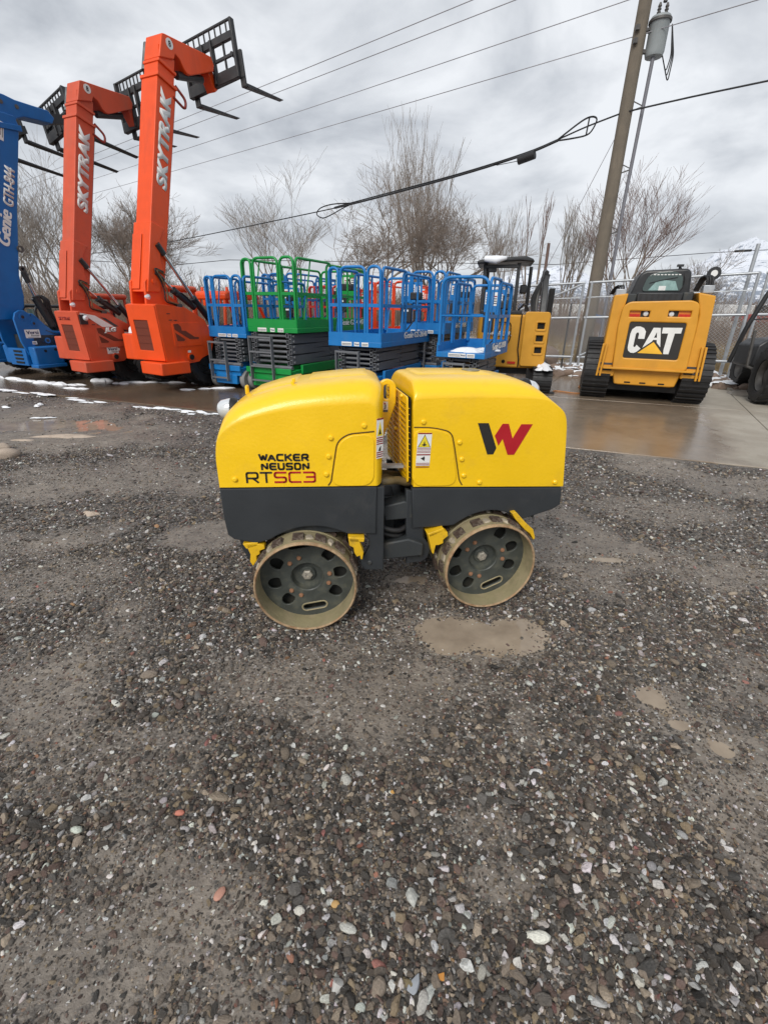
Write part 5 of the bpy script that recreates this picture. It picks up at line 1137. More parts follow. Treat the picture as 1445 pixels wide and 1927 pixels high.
# ================================================================== tracked loader
t=thing('track_loader','yellow tracked loader seen from the rear, big white letters on its black grille','track loader',(3.713,9.046,.012),-21); M=M_cat
track(t,.0,.44,-.06,2.1,1.02,m=M_blk); track(t,1.60,2.04,-.06,2.1,1.02,m=M_blk)
MB().box(.44,1.60,.25,2.0,.17,.70).build('undercarriage',M_blk,t); MB().prism([(2.25,.02),(2.9,.02),(2.95,.10),(2.35,.12),(2.30,.60),(2.22,.60)],'x',.0,2.04).build('bucket',M_blk,t); MB().prism([(.46,.60),(1.58,.60),(1.52,.31),(1.44,.30),(.60,.30),(.53,.31)],'y',-.02,.16).build('belly_guard',M,t,bevel=.02)  # undercarriage drawn down in black as the shade beneath; bucket closes bright view
for x in (.70,.95,1.25): MB().box(x,x+.10,-.024,-.02,.335,.36).build('drain_slot',M_hole,t)
# lift arm towers
for xs_,sg in (((.20,.255,.45),1),((1.86,1.80,1.61),-1)):
    x0,x1,x2=xs_
    MB().prism([(x0+.02,.46),(x0+.04*sg+.0,1.0),(x1 if sg>0 else x1-.03,1.79),(x2+.02*sg if sg>0 else x2-.10,1.84 if sg<0 else 1.82),(x2-.01,1.50),(x2,.60)],'y',-.05,.55).build('lift_arm_tower',M,t,bevel=.02)
    for i in range(2): MB().beam((x0+.01*sg+sg*.055*i-.0,-.09,.44),(x0+sg*.035+sg*.055*i,-.09,1.00),.034,.05,(0,1,0)).build('guard_tube',M,t,bevel=.008)
MB().box(.20,.50,-.06,.3,.44,.60).build('rear_corner',M,t,bevel=.02); MB().box(1.56,1.86,-.06,.3,.46,.62).build('rear_corner',M,t,bevel=.02)
# rear door with recessed light pockets and grille
door=[(.47,.57),(.42,1.30),(.44,1.60),(.52,1.67),(1.44,1.70),(1.54,1.66),(1.58,1.35),(1.60,.62)]
lp=[rect(.525,1.43,.875,1.565,.03),rect(1.115,1.445,1.49,1.575,.03)]
gr=[rect(.560,.755,1.462,1.390,.06)]
D_=plate('rear_door',[[tuple(p[:2]) for p in fillet([(a,b,0) for a,b in door],.05,5,True)]]+lp+gr,.10,M,t,(0,-.075,0),XZ,bevel=.02)
MB().box(.45,1.58,-.03,1.0,.57,1.66).build('engine_bay',M_hole,t)
P=[(.575,.77),(.60,1.37),(1.43,1.385),(1.45,.775)]
g=plate('grille_screen',[rect(.572,.765,1.450,1.380,.06)],.02,M_ink,t,(0,-.095,0),XZ,bevel=.004)
# lettering with chunky outlines, the letter A without its foot, over a yellow triangle
yg=-.107
def gl(nm,outs,m,dy=0): plate(nm,outs,.004,m,g,(0,yg+dy,0),XZ)
Cc=[(.86,1.10),(.86,1.22),(.82,1.275),(.755,1.30),(.69,1.295),(.64,1.25),(.625,1.18),(.628,.95),(.645,.90),(.69,.865),(.74,.862),(.785,.885),(.835,.94),(.76,1.0),(.745,.965),(.725,.96),(.712,.98),(.712,1.175),(.725,1.20),(.748,1.20),(.762,1.18),(.762,1.10)]
gl('brand_letter',[Cc],M_wht)
gl('brand_letter',[[(.855,.945),(.985,1.285),(1.075,1.285),(1.145,.985),(1.02,1.105),(.93,1.015)],[(1.0,1.10),(1.055,1.10),(1.032,1.215)]] if False else [[(.86,.955),(.965,1.285),(1.075,1.285),(1.135,.975),(1.065,1.045),(1.055,1.09),(1.0,1.09),(.985,1.06)],[(1.005,1.125),(1.05,1.125),(1.030,1.215)]],M_wht)
gl('brand_letter',[[(1.105,1.29),(1.40,1.295),(1.395,1.205),(1.305,1.203),(1.285,.865),(1.205,.865),(1.195,.93),(1.205,1.20),(1.11,1.198)]],M_wht)
gl('brand_triangle',[[(.80,.865),(1.195,.862),(1.015,1.055)]],mat('triangle_yellow',(.80,.44,.03),.45),-.002)
for xa,xb,za,zb,mm in ((.545,.72,1.445,1.55,None),(1.29,1.475,1.455,1.56,None)):
    h=MB().box(xa,xb,-.075,-.055,za,zb).build('tail_lamp',M_amber,t,bevel=.008); MB().box(xa+.01,xb-.01,-.080,-.074,za+.008,za+.05).build('red_lens',M_rlens,h)
for xc in (.80,1.19): MB().lathe([(.0,-.02),(.035,-.015),(.045,.0),(.045,.03)],(xc,-.06,1.503),'y',18).build('reverse_lamp',M_lens,t)
for a,b,c,d in ((.525,.875,1.43,1.565),(1.115,1.49,1.445,1.575)): MB().box(a,b,-.045,-.035,c,d).build('lamp_pocket',M_bplast,t)
MB().box(.29,1.73,-.16,-.05,.575,.612).build('rear_step',M,t,bevel=.008)
# cab
MB().prism([(.50,1.64),(.505,1.72),(.60,2.08),(.64,2.16),(.72,2.205),(1.18,2.225),(1.36,2.23),(1.42,2.18),(1.44,2.06),(1.48,1.72),(1.47,1.66)],'y',.45,1.5).build('cab',M_bplast,t,bevel=.05,seg=3,smooth=50)
wn=plate('rear_window',[[tuple(p[:2]) for p in fillet([(.70,1.87,0),(.76,2.11,0),(.90,2.165,0),(1.16,2.18,0),(1.29,2.12,0),(1.33,1.88,0)],.07,6,True)]],.02,M_glass,t,(0,.435,0),XZ,bevel=.005)
plate('paper_sheet',[[(.80,1.885),(.90,2.02),(1.02,2.05),(1.20,2.03),(1.27,1.89)]],.002,M_paper,wn,(0,.4235,0),XZ); MB().box(.96,1.07,.420,.4225,1.885,1.955).build('paper_note',M_wht,wn)
MB().tube(fillet([(.80,.418,2.0),(1.0,.415,2.05),(1.22,.418,2.09)],.05,3),.006,6).build('wiper',M_bplast,wn)
for i in range(8): MB().box(.84+.055*i,.875+.055*i,.4215,.4235,2.125,2.14).build('window_print',M_wht,wn)
pl_=MB().box(.62,1.32,.10,.46,1.66,1.84).build('cooling_cover',M_bplast,t,bevel=.02)
for i in range(7): MB().box(.66+.09*i,.70+.09*i,.092,.10,1.68,1.82).build('louvre',M_blk,pl_)
MB().box(.46,.62,.12,.40,1.66,1.82).build('side_plate',M_dk,t,bevel=.02); MB().box(1.32,1.48,.12,.40,1.66,1.85).build('side_plate',M_dk,t,bevel=.02)
# hoses, couplers and mirror on the towers
for x,z,s2 in ((1.66,1.86,1),(.36,1.80,-1)):
    MB().box(x-.09,x+.07,.0,.2,z-.03,z+.09).build('valve_block',M_galv,t,bevel=.01)
    for i in range(3):
        hose(t,[(x-.04+.035*i,.05,z+.07),(x-.06+.04*i,.05,z+.22 if s2>0 else z+.15),(x-.12+.03*i,.2,z+.23 if s2>0 else z+.12),(x-.16+.02*i,.3,z+.02)],.022 if s2>0 else .014)
MB().lathe([(.045,-.02),(.10,-.02),(.10,.03),(.045,.03)],(1.72,.30,2.14),'y',20,True).build('hose_guide',M_bplast,t); MB().lathe([(.0,-.022),(.05,-.022),(.05,.02),(0,.02)],(1.72,.30,2.14),'y',16).build('guide_cap',M_wht,t)
MB().tube([(1.24,.6,2.22),(1.24,.6,2.27)],.02,8).build('antenna_base',M_bplast,t); MB().box(1.19,1.29,.55,.63,2.265,2.30).build('antenna_plate',M_bplast,t)
hose(t,[(1.25,.55,2.25),(1.33,.42,2.12),(1.34,.43,1.95),(1.28,.41,1.86)],.008)

# ================================================================== compact tractor at the right edge
t=thing('compact_tractor','black compact tractor cut off by the right picture edge, beside the tracked loader','tractor',(6.95,8.75,.012),-8)
wheel(t,.05,.05,.50,.34,lugs=15,rimm=M_steel,out=-1,turn=-12); wheel(t,.85,2.35,.46,.36,lugs=15,rimm=M_steel,out=-1,turn=-12); wheel(t,1.7,.1,.5,.34,lugs=15,rimm=M_steel); wheel(t,2.2,2.2,.46,.36,lugs=15,rimm=M_steel)
MB().prism([(.62,.50),(.60,.66),(.72,1.05),(.85,1.12),(1.5,1.12),(1.5,.46)],'y',.6,1.9).build('body',M_bplast,t,bevel=.04)
MB().prism([(.05,.60),(.08,.98),(.20,1.08),(.6,1.12),(1.4,1.1),(1.4,.50),(.35,.50)],'y',.75,1.45).build('side_tank',M_bplast,t,bevel=.03)
MB().tube([(-.08,.72,1.25),(-.02,.74,.60),(.25,.62,.46),(.75,.6,.46)],.03,8).build('step_frame',M_steel,t)
for y in (.75,1.9):
    P=fillet([(.36,y+.25,.55),(.48,y+.22,1.25),(.72,y+.2,2.05),(1.5,y+.2,2.2)],.15,5); MB().tube(P,.048,8).build('roll_bar',M_blk,t,smooth=60)
MB().box(.30,.42,.68,.80,1.86,1.98).build('work_light',M_bplast,t,bevel=.02)
MB().tube(fillet([(.35,1.9,1.0),(.38,1.9,1.42),(.65,1.9,1.45),(.9,1.9,1.45)],.08,4),.012,6).build('grab_rail',M_blk,t,smooth=60)
MB().box(.30,.36,.735,.75,.72,.95).build('label',M_wht,t); MB().box(.7,1.5,.8,1.5,1.2,1.45).build('seat',M_bplast,t,bevel=.06)
# ================================================================== chain link fence behind the slab
FA=np.array((2.2,15.35)); FB=np.array((12.6,10.05)); FD=(FB-FA)/np.linalg.norm(FB-FA)
fence=thing('chain_link_fence','galvanised chain link fence with diagonal braces running behind the yellow loader','fence',(0,0,0))
def fp(x,z,off=0):   # point on the fence line at world x
    k=(x-FA[0])/FD[0]; q=FA+FD*k; return (q[0]-off*FD[1]*-1*0+off*.45, q[1]+off*.89, z)
def zt_(x): return 2.20+(x-4.4)*.055
def zm_(x): return 1.35+(x-4.4)*.045
def zb_(x): return .34+(x-4.4)*.03
X0,X1=3.2,12.3
for nm,f in (('top_rail',zt_),('mid_rail',zm_),('bottom_rail',zb_)):
    for a,b in ((X0,5.25),(5.35,8.60),(8.70,X1)): MB().tube([fp(a,f(a)),fp(b,f(b))],.030,8).build(nm,M_galv,fence,smooth=60)
for a,b in ((X0,5.25),(5.35,8.60),(8.70,X1)): MB().tube([fp(a,zt_(a)-.36),fp(b,zt_(b)-.36)],.012,6).build('tension_wire',M_galv,fence,smooth=60)
for x,zt,r in ((5.22,2.25,.032),(5.40,2.28,.032),(8.58,2.45,.036),(8.74,2.45,.032),(X1,2.6,.036),(X0,2.2,.032)): MB().tube([fp(x,-.05),fp(x,zt)],r,10).build('post',M_galv,fence,smooth=60)
MB().tube([fp(8.45,-.05,.25),fp(8.45,3.05,.25)],.042,12).build('tall_post',M_galv,fence,smooth=60)
MB().tube([fp(5.0,-.05,.12),fp(5.0,1.75,.12)],.028,8).build('post',M_steel,fence,smooth=60)
for a,za,b,zb2 in ((3.3,zm_(3.3)+.02,5.2,zt_(5.2)-.04),(5.42,zb_(5.4)+.05,7.0,zm_(7)-.04),(8.8,zb_(8.8)+.35,11.2,zm_(11.2)+.1)): MB().tube([fp(a,za,-.05),fp(b,zb2,-.05)],.026,8).build('brace',M_galv,fence,smooth=60)
S=[]
st=.075
def clip(x,z,x0,x1,sl):
    return None
for xa,xb in ((X0,5.22),(5.40,8.58),(8.74,X1)):
    Lx=xb-xa; 
    for sg in (1,-1):
        c0=-3.0
        while c0<Lx+3:
            # line z = zb + sg*(x-c0)*1.0 ; sample at rails
            pts=[]
            for zz in (0.0,1.0):
                pass
            x_lo=c0; x_hi=c0+sg*2.1
            xa_,xb_=sorted((x_lo,x_hi)); xa2,xb2=max(0,xa_),min(Lx,xb_)
            if xb2-xa2>.02:
                def zf(x): 
                    tt=(x-x_lo)/(x_hi-x_lo); X=xa+x; return zb_(X)-.05+tt*(zt_(X)-zb_(X)+.05)
                n=5
                for i in range(n):
                    x0_=xa2+(xb2-xa2)*i/n; x1_=xa2+(xb2-xa2)*(i+1)/n
                    S.append((*fp(xa+x0_,zf(x0_)),*fp(xa+x1_,zf(x1_)),.0028,.0028))
            c0+=st
lk=segs('chain_link',S,M_galv,fence); lk['kind']='stuff'

# ================================================================== utility pole and overhead lines
t=thing('utility_pole','leaning weathered timber utility pole with grey transformer, left of the yellow loader','utility pole',(6.20,15.5,0))
MB().tube([(0,0,-.3),(.0,0,3),(-.02,0,6.5),(-.03,0,10.6)],[.20,.185,.165,.14],20).build('pole_shaft',M_wood,t,smooth=60)
tr=MB().lathe([(0,-.02),(.13,0),(.20,.02),(.225,.10),(.225,.68),(.24,.70),(.24,.74),(.22,.78),(.10,.83),(0,.83)],(.40,-.08,7.45),'z',28).build('transformer',M_tran,t,smooth=40)
MB().lathe([(.245,0),(.262,0),(.262,.05),(.245,.05)],(.40,-.08,8.12),'z',28,True).build('lid_band',M_steel,tr)
for dx in (-.08,.10): MB().lathe([(.035,0),(.05,.03),(.03,.06),(.05,.09),(.03,.12),(.045,.15),(.02,.22),(0,.22)],(.40+dx,-.08,8.28),'z',12).build('bushing',M_steel,tr)
MB().box(.02,.22,-.10,.0,7.95,8.02).build('bracket',M_steel,t); MB().box(.02,.22,-.10,.0,7.55,7.62).build('bracket',M_steel,t)
MB().prism([(-.06,8.0),(.20,8.03),(.20,7.98),(-.06,7.92)],'y',-.12,-.08).build('bracket',M_steel,t)
MB().tube([(.36,-.15,7.50),(.33,-.15,4.4),(.36,-.15,2.6),(.40,-.15,0)],.045,10).build('conduit',mat('conduit_grey',(.16,.16,.18),.5),t,smooth=60)
for z in (6.35,5.0,3.55): MB().beam((.0,-.1,z),(.36,-.15,z+.12),.03,.03).build('standoff',M_steel,t); MB().beam((.05,-.1,z+.25),(.35,-.15,z+.12),.02,.02).build('standoff',M_steel,t)
for i in range(3): hose(t,[(.55,-.15,7.55),(.75+.05*i,-.15,7.15-.1*i),(.82+.03*i,-.12,7.5),(.70,-.1,8.1)],.014,M_cable,'lead_wire')
MB().tube([(.42,-.1,8.5),(.50,-.1,9.2),(.52,-.1,9.9)],[.05,.035,.03],8).build('cutout_arm',M_bplast,t)
hose(t,[(.55,-.1,9.7),(.68,-.1,9.3),(.60,-.1,9.0)],.012,M_cable,'lead_wire')
for z in (7.95,7.7): MB().box(-.20,-.12,-.2,-.1,z,z+.1).build('insulator',M_steel,t)
WD=np.array((-1.2967,1.0,-.0038))
def line(name,label,pts,r,m,group='power lines crossing the sky',cat='power line'):
    o=MB().tube(pts,r,6).build(name,m,None,smooth=60); return tag(o,label,cat,group)
def overhead(P0,label,ta=-6,tb=26,sag=.25,r=.0105):
    pts=[]
    for k in np.linspace(ta,tb,26):
        q=np.array(P0)+WD*k; s=((k-ta)/(tb-ta)); pts.append((q[0],q[1],q[2]-sag*4*s*(1-s)*.5))
    return line('power_line',label,pts,r,M_wire)
overhead((1.687,15.5,8.508),'uppermost of the thin overhead power lines, meeting the top edge left of centre')
overhead((2.732,15.5,8.523),'second overhead power line from the top, just under the uppermost one')
overhead((5.469,15.5,8.561),'third overhead power line, reaching the top edge near the timber pole')
overhead((6.174,15.5,8.02),'lowest of the thin power lines, fastened to the pole beside the transformer',ta=-9,tb=26)
C=[(8.53+1.6,13.62-1.25,6.41),(8.53,13.62,6.41),(7.34,14.55,6.41),(6.10,15.42,6.36),(5.41,16.03,6.23),(4.79,16.51,6.06),(3.99,17.12,5.87),(2.2,18.5,5.63),(-.68,20.73,5.36),(-2.21,21.91,5.22),(-2.93,22.46,5.15),(-12.25,29.65,4.74),(-22,37.2,4.6)]
fc=thing('service_cable','thick black sagging service cable with a spare loop at each end','cable',(0,0,0))
MB().tube(spl(C[:4],3)+spl(C[3:],4)[1:],.020,7).build('cable_strand',M_cable,fc,smooth=60)
B2=[(4.79,16.49,6.03),(3.99,17.10,5.83),(2.2,18.48,5.58),(-.68,20.70,5.30),(-2.21,21.88,5.18)]; MB().tube(spl(B2,5),.030,7).build('cable_bundle',M_cable,fc,smooth=60)
LP=[(4.79,16.5,6.06),(5.25,16.1,6.36),(5.47,15.95,6.42),(5.58,15.86,6.33),(5.52,15.93,6.12),(5.40,16.03,6.03),(5.1,16.27,6.02),(4.79,16.5,6.03)]
MB().tube(spl(LP,5),.022,6).build('cable_loop',M_cable,fc,smooth=60); MB().tube([(5.40,16.0,6.04),(5.42,16.0,6.41)],.020,6).build('loop_spreader',M_cable,fc)
LP=[(-1.5,21.35,5.27),(-2.3,21.97,5.33),(-2.85,22.4,5.26),(-3.02,22.5,5.06),(-2.75,22.3,4.90),(-2.35,22.0,4.98),(-1.9,21.65,5.13),(-1.5,21.35,5.24)]
MB().tube(spl(LP,5),.022,6).build('cable_loop',M_cable,fc,smooth=60)
bx=MB().tube([(3.95,17.03,5.755),(3.55,17.33,5.67)],.115,12).build('splice_box',M_cable,fc); bx.matrix_basis=Matrix.Translation((.30,-.23,.02))
MB().tube([(3.95,17.05,5.79),(3.2,17.65,5.72)],.010,5).build('splice_lead',M_cable,fc); MB().tube([(3.95,17.05,5.69),(3.3,17.6,5.68)],.010,5).build('splice_lead',M_cable,fc)
for k in range(9):
    f=k/9; q=np.array(C[5])*(1-f)+np.array(C[8])*f; 
line('service_cable','thin distant cable low over the yard, passing the mountain at the right',[(60,40,7.6),(28.5,40,6.1),(24,40,5.81),(12.7,40,4.85),(-12.2,40,4.74),(-16.6,40,4.3),(-45,40,5.2)],.022,M_cable,None,'cable')
MB_=MB().tube([(27.2,39.95,6.03),(26.0,39.95,5.95)],.08,8).build('cable_splice',M_cable,bpy.data.objects['service_cable.001'])
line('guy_wire','thin guy wire slanting left from the timber pole down behind the fence',[(6.05,15.5,5.9),(4.3,18.5,.0)],.008,M_wire,None,'guy wire')
o=MB().tube([(5.15,17.2,0),(5.15,17.2,3.55)],.05,8).build('steel_post',mat('rusty_post',(.14,.09,.075),.8),None,smooth=60); tag(o,'thin rusty steel post standing behind the fence between excavator and timber pole','post')

# ================================================================== bare winter trees
def tree_segments(seed, h, spread, stems, up=.35, ratio=.72, kids=(2,4), levels=5, r0=.16, wig=.18, twig=.010, base_h=.0, lean=0, first=.34):
    r=np.random.default_rng(seed); T=[];Cn=[]
    def grow(p,d,L,rad,lv):
        n=3 if lv<3 else 2; q=p.copy(); dd=d.copy(); nodes=[(q.copy(),dd.copy())]
        for i in range(n):
            dd=dd+r.normal(size=3)*wig*(.6 if lv==0 else 1)+np.array((0,0,up*.25)); dd/=np.linalg.norm(dd)
            e=q+dd*L/n; ra=rad*(1-.45*i/n); rb=rad*(1-.45*(i+1)/n)
            (T if lv<2 else Cn).append((*q,*e,max(ra,twig*.8),max(rb,twig*.7))); q=e; nodes.append((q.copy(),dd.copy()))
        if lv>=levels: return
        k=r.integers(kids[0],kids[1]+1)+(1 if lv in (1,2,3) else 0)
        for j in range(k):
            f=(r.uniform(.62,1.0) if lv==0 else r.uniform(.35,1.0)) if j else 1.0; i=min(n-1,int(f*n)); a,b=nodes[i][0],nodes[i+1][0]; pp=a+(b-a)*(f*n-i if f<1 else 1.0); db=nodes[min(i+1,n)][1]
            s=spread*(.55 if j==0 else 1)*r.uniform(.7,1.25); v=r.normal(size=3); v-=db*v.dot(db); v/=np.linalg.norm(v)
            nd=db*math.cos(s)+v*math.sin(s)+np.array((0,0,up*.5)); nd/=np.linalg.norm(nd)
            grow(pp,nd,L*ratio*r.uniform(.75,1.15),rad*.55*(1.05-.35*f*(j>0)),lv+1)
    for i in range(stems):
        a=2*math.pi*(i+r.uniform(-.3,.3))/stems; tl=(0 if stems==1 else r.uniform(.10,.30)*spread/.5)
        d=np.array((math.cos(a)*tl+lean,math.sin(a)*tl,1)); d/=np.linalg.norm(d)
        grow(np.array((math.cos(a)*.15*(stems>1),math.sin(a)*.15*(stems>1),0.)),d,h*first*r.uniform(.85,1.1),r0*(1 if stems==1 else .62),0)
    return np.array(T),np.array(Cn)
def bare_tree(label,x,y,h,w,seed,spread,stems,tw=None,bk=None,group='bare winter trees beyond the yard',name='bare_tree',**k):
    t=thing(name,label,'tree',(x,y,0),0,group); T,Cn=tree_segments(seed,h,spread,stems,**k)
    A=np.concatenate([T,Cn]); zt=np.percentile(A[:,5],99.6); hw=np.percentile(np.abs(A[:,3]),98)
    S_=np.array((w/2/hw,w/2/hw,h/zt))
    for Q in (T,Cn): Q[:,:3]*=S_; Q[:,3:6]*=S_
    segs('trunk',T,bk or M_bark,t,6); segs('crown',Cn,tw or M_twig,t,3); return t
FAST=dict(up=.35,ratio=.70,levels=5,wig=.08,kids=(2,3),twig=.0085,first=.42)
BROAD=dict(levels=7,ratio=.76,up=.22,wig=.17,twig=.0085,kids=(2,3),first=.36)
bare_tree('bare upright many-stemmed tree behind the green lift',-7.9,38,9.7,7.6,11,.30,6,M_twig2,M_bark2,r0=.15,**FAST)
bare_tree('broad round-crowned bare tree with heavy forking limbs at the centre',-2.0,34,9.3,12.0,12,.50,3,M_twig,M_bark,r0=.34,**BROAD)
bare_tree('second broad bare tree just right of the central one, leaning right',3.4,35,8.6,9.6,33,.48,3,M_twig,M_bark,r0=.30,lean=.10,**BROAD)
bare_tree('tallest bare tree, a narrow bundle of upright stems rising behind the broad ones',2.4,42,14.8,6.4,14,.19,9,M_twig2,M_bark2,up=.38,ratio=.72,levels=5,wig=.06,kids=(2,2),twig=.0095,r0=.20,first=.45)
bare_tree('small narrow bare tree behind the excavator canopy',9.2,42,9.0,4.0,15,.32,4,M_twig2,M_bark2,**FAST)
bare_tree('slender young bare tree with few branches right of the excavator',9.95,36,8.9,2.3,16,.30,2,M_twigr,M_bark,twig=.010,up=.4,ratio=.62,levels=4,wig=.08,kids=(2,3))
bare_tree('bare reddish tree fanning out right of the timber pole, behind the loader',15.6,34,9.6,7.4,17,.34,5,M_twigr,M_bark,twig=.009,up=.32,ratio=.72,levels=5,wig=.10,kids=(2,3))
bare_tree('small bare tree immediately left of the timber pole',13.2,38,8.8,4.0,18,.34,5,M_twig2,M_bark,**FAST)
bare_tree('bare low spreading tree past the loader cab, its twigs against the mountain',20.5,34,5.2,5.5,19,.5,4,M_twig2,M_bark,twig=.009,up=.3,ratio=.72,levels=5)
bare_tree('dense bare tree between the blue and faded orange booms',-18.9,30,9.0,6.4,20,.40,7,M_twig2,M_bark2,twig=.008,up=.35,ratio=.72,levels=5,wig=.10,kids=(2,3))
bare_tree('bare spreading tree between the two orange booms',-15.4,31,7.6,6.0,41,.50,4,M_twig,M_bark,r0=.2,**BROAD)
bare_tree('bare tree at the far left behind the blue telehandler',-24.0,34,9.0,6.0,22,.40,6,M_twig2,M_bark2,twig=.009,up=.35,ratio=.72,levels=5,kids=(2,3),wig=.1)
bare_tree('bare bushy tree seen low behind the faded orange boom',-13.0,28,4.8,4.8,23,.50,5,M_twig,M_bark,twig=.008,up=.25,ratio=.74,levels=5,kids=(2,3))
# brush, dead grass and far thickets: masses nobody could count
def thicket(name,n,x0,x1,y0,y1,hm,m,seed,rad=.006,clump=None):
    r=np.random.default_rng(seed); x=r.uniform(x0,x1,n); y=r.uniform(y0,y1,n)
    if clump:
        k=np.array(clump)[r.integers(0,len(clump),n)]; x=k[:,0]+r.normal(size=n)*k[:,2]; y=k[:,1]+r.normal(size=n)*k[:,2]*.6; hh=k[:,3]
    else: hh=hm*(.5+fbm(VN(seed),x*.35,y*.35,3))
    h=hh*r.uniform(.45,1.15,n); dx=r.normal(size=n)*.32*h; dy=r.normal(size=n)*.32*h
    p0=np.stack([x,y,np.zeros(n)],1); mid=p0+np.stack([dx*.35,dy*.35,h*.55],1); p1=p0+np.stack([dx,dy,h],1)
    S1=np.concatenate([p0,mid,np.full((n,1),rad*1.3),np.full((n,1),rad)],1); S2=np.concatenate([mid,p1,np.full((n,1),rad),np.full((n,1),rad*.5)],1)
    o=segs(name,np.concatenate([S1,S2]),m,None,3); return tag(o,kind='stuff')
thicket('distant_brush',14000,-48,50,46,64,3.4,M_brush,31,.022)
thicket('left_brush',6000,-30,-9,24,34,2.3,M_brush,32,.011)
thicket('fence_brush',4200,2.5,14,15.6,18.6,.75,M_grass,33,.0045,clump=[(4.3,16.0,.45,.95),(4.9,16.1,.4,.7),(9.4,14.6,.5,.75),(10.0,14.2,.5,.6),(8.9,14.9,.4,.6),(7.2,16.5,.6,.6),(11.3,14.5,.8,.8),(3.5,16.6,.5,.8),(6.2,17.5,.7,.7)])
thicket('field_brush',5200,3,40,19,42,1.1,M_brush,34,.009,clump=[(8,26,1.5,1.7),(12,30,2,2.0),(17,27,1.6,1.6),(21,24,1.5,1.5),(24,30,2,2.2),(30,34,3,2.5),(6,33,2,2.2),(14,22,1.2,1.2),(10,38,2,2.6),(19,33,2,2.0)])

# ---- boulders with snow along the fence foot
rk=[rock_mesh('fence_rock',500+i,'hull' if i<4 else 'ball',2) for i in range(6)]
for q in rk: q.materials.append(M_rock)
caps=[]
for i in range(3):
    mb=MB(); heap(mb,0,0,.8,.72,0,.35,700+i,.55); m=mb.mesh('snow_cap',80); m.materials.append(M_snow); caps.append(m)
r=np.random.default_rng(9)
for i in range(260):
    f=r.random(); x=3.9+f*7.6; off=r.uniform(-1.9,.4); b=fp(x,0,off)
    s=r.uniform(.06,.19); o=bpy.data.objects.new('fence_rock',rk[i%6]); COL.objects.link(o); o.location=(b[0],b[1],s*.35); o.rotation_euler=(r.uniform(-.3,.3),r.uniform(-.3,.3),r.uniform(0,6)); o.scale=(s*1.3,s,s*.75)
    tag(o,'brown rock dusted with snow in the rough row along the foot of the fence','rock','snow dusted rocks along the fence')
    if r.random()<.62:
        c=bpy.data.objects.new('snow_cap',caps[i%3]); COL.objects.link(c); c.parent=o
o=link('boulder',rock_mesh('boulder',520,'ball',3),M_rock); o.location=(*fp(4.55,0,.5)[:2],.28); o.scale=(.42,.33,.36); tag(o,'large tan boulder behind the fence, just right of the excavator','boulder')
fs_=MB()
for i in range(130):
    f=r.random(); b=fp(3.6+f*8.6,0,r.uniform(-1.9,1.6)); heap(fs_,b[0],b[1],r.uniform(.15,.5),r.uniform(.08,.22),-25,.12,800+i,-.02)
tag(fs_.build('fence_snow',M_snow,None,smooth=80),kind='stuff')

# ---- far yard: red flatbed, parked vehicles, sheet and hoarding seen through the fence
t=thing('flatbed_trailer','long red flatbed trailer seen low through the fence at the right','trailer',(27.2,31,0),-24); M=mat('trailer_red',(.36,.02,.025),.5,dirt=(.2,.05,.05),ds=3,damt=.4)
MB().box(-5,6,-.6,.6,1.15,1.62).build('bed',M,t,bevel=.03); MB().box(-4.6,5.5,-.1,.1,.85,1.15).build('beam',M,t)
for x in (-3.2,-2.1,3.4,4.5): 
    wh=MB().lathe([(.15,-.15),(.42,-.15),(.45,-.1),(.45,.1),(.42,.15),(.15,.15)],(0,0,0),'y',18).build('wheel',M_blk,t); wh.location=(x,-.5,.45)
for i in range(10): MB().box(-4.8+i*1.1,-4.72+i*1.1,-.615,-.6,1.15,1.62).build('stake_pocket',M_dk,t)
def far_truck(label,x,y,rz,body,L,cabm):
    t=thing('box_truck',label,'truck',(x,y,0),rz); MB().box(-L/2,L/2-1.6,-.95,.95,.7,2.2).build('cargo_body',body,t,bevel=.04); MB().prism([(L/2-1.5,.6),(L/2-1.5,2.0),(L/2-.8,2.0),(L/2-.4,1.45),(L/2+.3,1.3),(L/2+.3,.6)],'y',-.9,.9).build('cab',cabm,t,bevel=.06)
    MB().prism([(L/2-1.1,1.4),(L/2-1.1,1.85),(L/2-.85,1.85),(L/2-.55,1.4)],'y',-.92,.92).build('cab_window',M_glass,t)
    for xx in (-L/2+.7,L/2-.5):
        for yy in (-.85,.85): 
            wh=MB().lathe([(.15,-.13),(.38,-.13),(.40,0),(.38,.13),(.15,.13)],(0,0,0),'y',16).build('wheel',M_blk,t); wh.location=(xx,yy,.40)
far_truck('white box truck parked far off beyond the fence, right of the loader',24.6,36,10,M_wht,4.4,M_wht)
far_truck('dark box truck parked far off beside the white one',27.4,35,25,M_bplast,3.8,M_wht)
far_truck('white and blue truck far off behind the fence, left of the timber pole',16.4,46,5,M_wht,5.2,M_blue)
far_truck('blue box truck far off behind the fence next to the white one',14.0,47,-5,M_blue,3.8,M_blue)
t=thing('site_sign','grey eight-sided metal sheet on the fence seen from behind, right of the loader','sign',(*fp(9.55,0,.05)[:2],1.62),-27)
plate('sign_plate',[circ(0,0,.26,8,22.5,382.5)],.01,M_galv,t,(0,0,0),XZ); 
for z in (-.1,.1): MB().box(-.24,.24,-.02,-.008,z-.01,z+.01).build('sign_strap',M_galv,t)
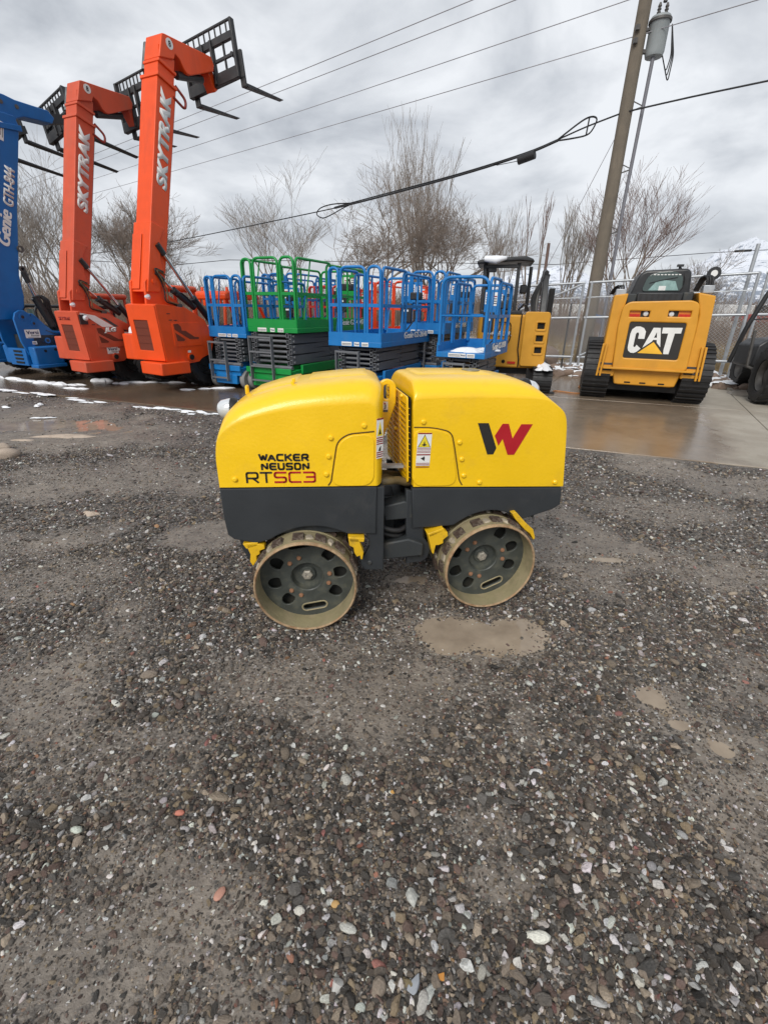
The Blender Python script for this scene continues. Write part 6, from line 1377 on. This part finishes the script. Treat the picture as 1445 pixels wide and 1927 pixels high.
# extension cord on the slab
co=MB().tube([(x,y,.028) for x,y in spl([(5.3,13.0),(4.9,12.2),(5.05,11.6),(4.6,11.0),(4.2,10.4),(4.25,9.9),(3.85,9.5),(3.5,9.75),(3.3,9.5)],6)],.012,6).build('extension_cord',M_cord,None,smooth=60); tag(co,'brown orange extension cord snaking over the slab between excavator and loader','cord')
link('plug',MB().box(3.24,3.34,9.42,9.50,.014,.055).mesh('plug'),M_bplast,co)

# ---- snow covered mountains
def mountains():
    nx,ny=260,46; r=VN(77); u=np.linspace(-.2,1.0,nx); X=np.empty((ny,nx));Y=np.empty((ny,nx));Z=np.empty((ny,nx))
    for j in range(ny):
        d=820+j*16; ang=np.radians(-8+u*72); X[j]=d*np.sin(ang); Y[j]=d*np.cos(ang); f=j/(ny-1)
        rid=1-np.abs(2*fbm(r,u*9+3,np.full(nx,f*2.2),5)-1)*1.0
        env=np.interp(np.degrees(ang),[-10,0,8,14,19,24,29,32,36,41,50,60],[2,8,30,62,66,40,58,92,100,88,80,70])
        Z[j]=1.5*env*np.minimum(1,f*1.25)**.9*(.50+.62*rid+.25*(fbm(r,u*40,np.full(nx,f*9),4)-.5))
    V=np.stack([X,Y,Z-2],-1).reshape(-1,3); idx=np.arange(nx*ny).reshape(ny,nx); F=np.stack([idx[:-1,:-1],idx[:-1,1:],idx[1:,1:],idx[1:,:-1]],-1).reshape(-1,4)
    me=bpy.data.meshes.new('mountain'); me.from_pydata(V.tolist(),[],F.tolist()); me.polygons.foreach_set('use_smooth',[True]*len(me.polygons)); return me
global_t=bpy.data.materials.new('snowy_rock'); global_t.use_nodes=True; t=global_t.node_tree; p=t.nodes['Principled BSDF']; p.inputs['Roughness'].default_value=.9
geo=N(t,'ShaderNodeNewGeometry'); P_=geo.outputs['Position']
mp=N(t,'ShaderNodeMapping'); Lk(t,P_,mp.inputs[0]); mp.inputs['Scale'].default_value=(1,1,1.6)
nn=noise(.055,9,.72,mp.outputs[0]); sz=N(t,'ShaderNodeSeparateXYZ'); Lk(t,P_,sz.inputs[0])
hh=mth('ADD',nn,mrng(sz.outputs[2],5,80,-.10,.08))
Lk(t,mix((.22,.255,.315),(.68,.71,.77),mrng(hh,.46,.54,0,1)),p.inputs['Base Color'])  # distance haze is painted in: rock blue-grey, snow dimmed and bluish
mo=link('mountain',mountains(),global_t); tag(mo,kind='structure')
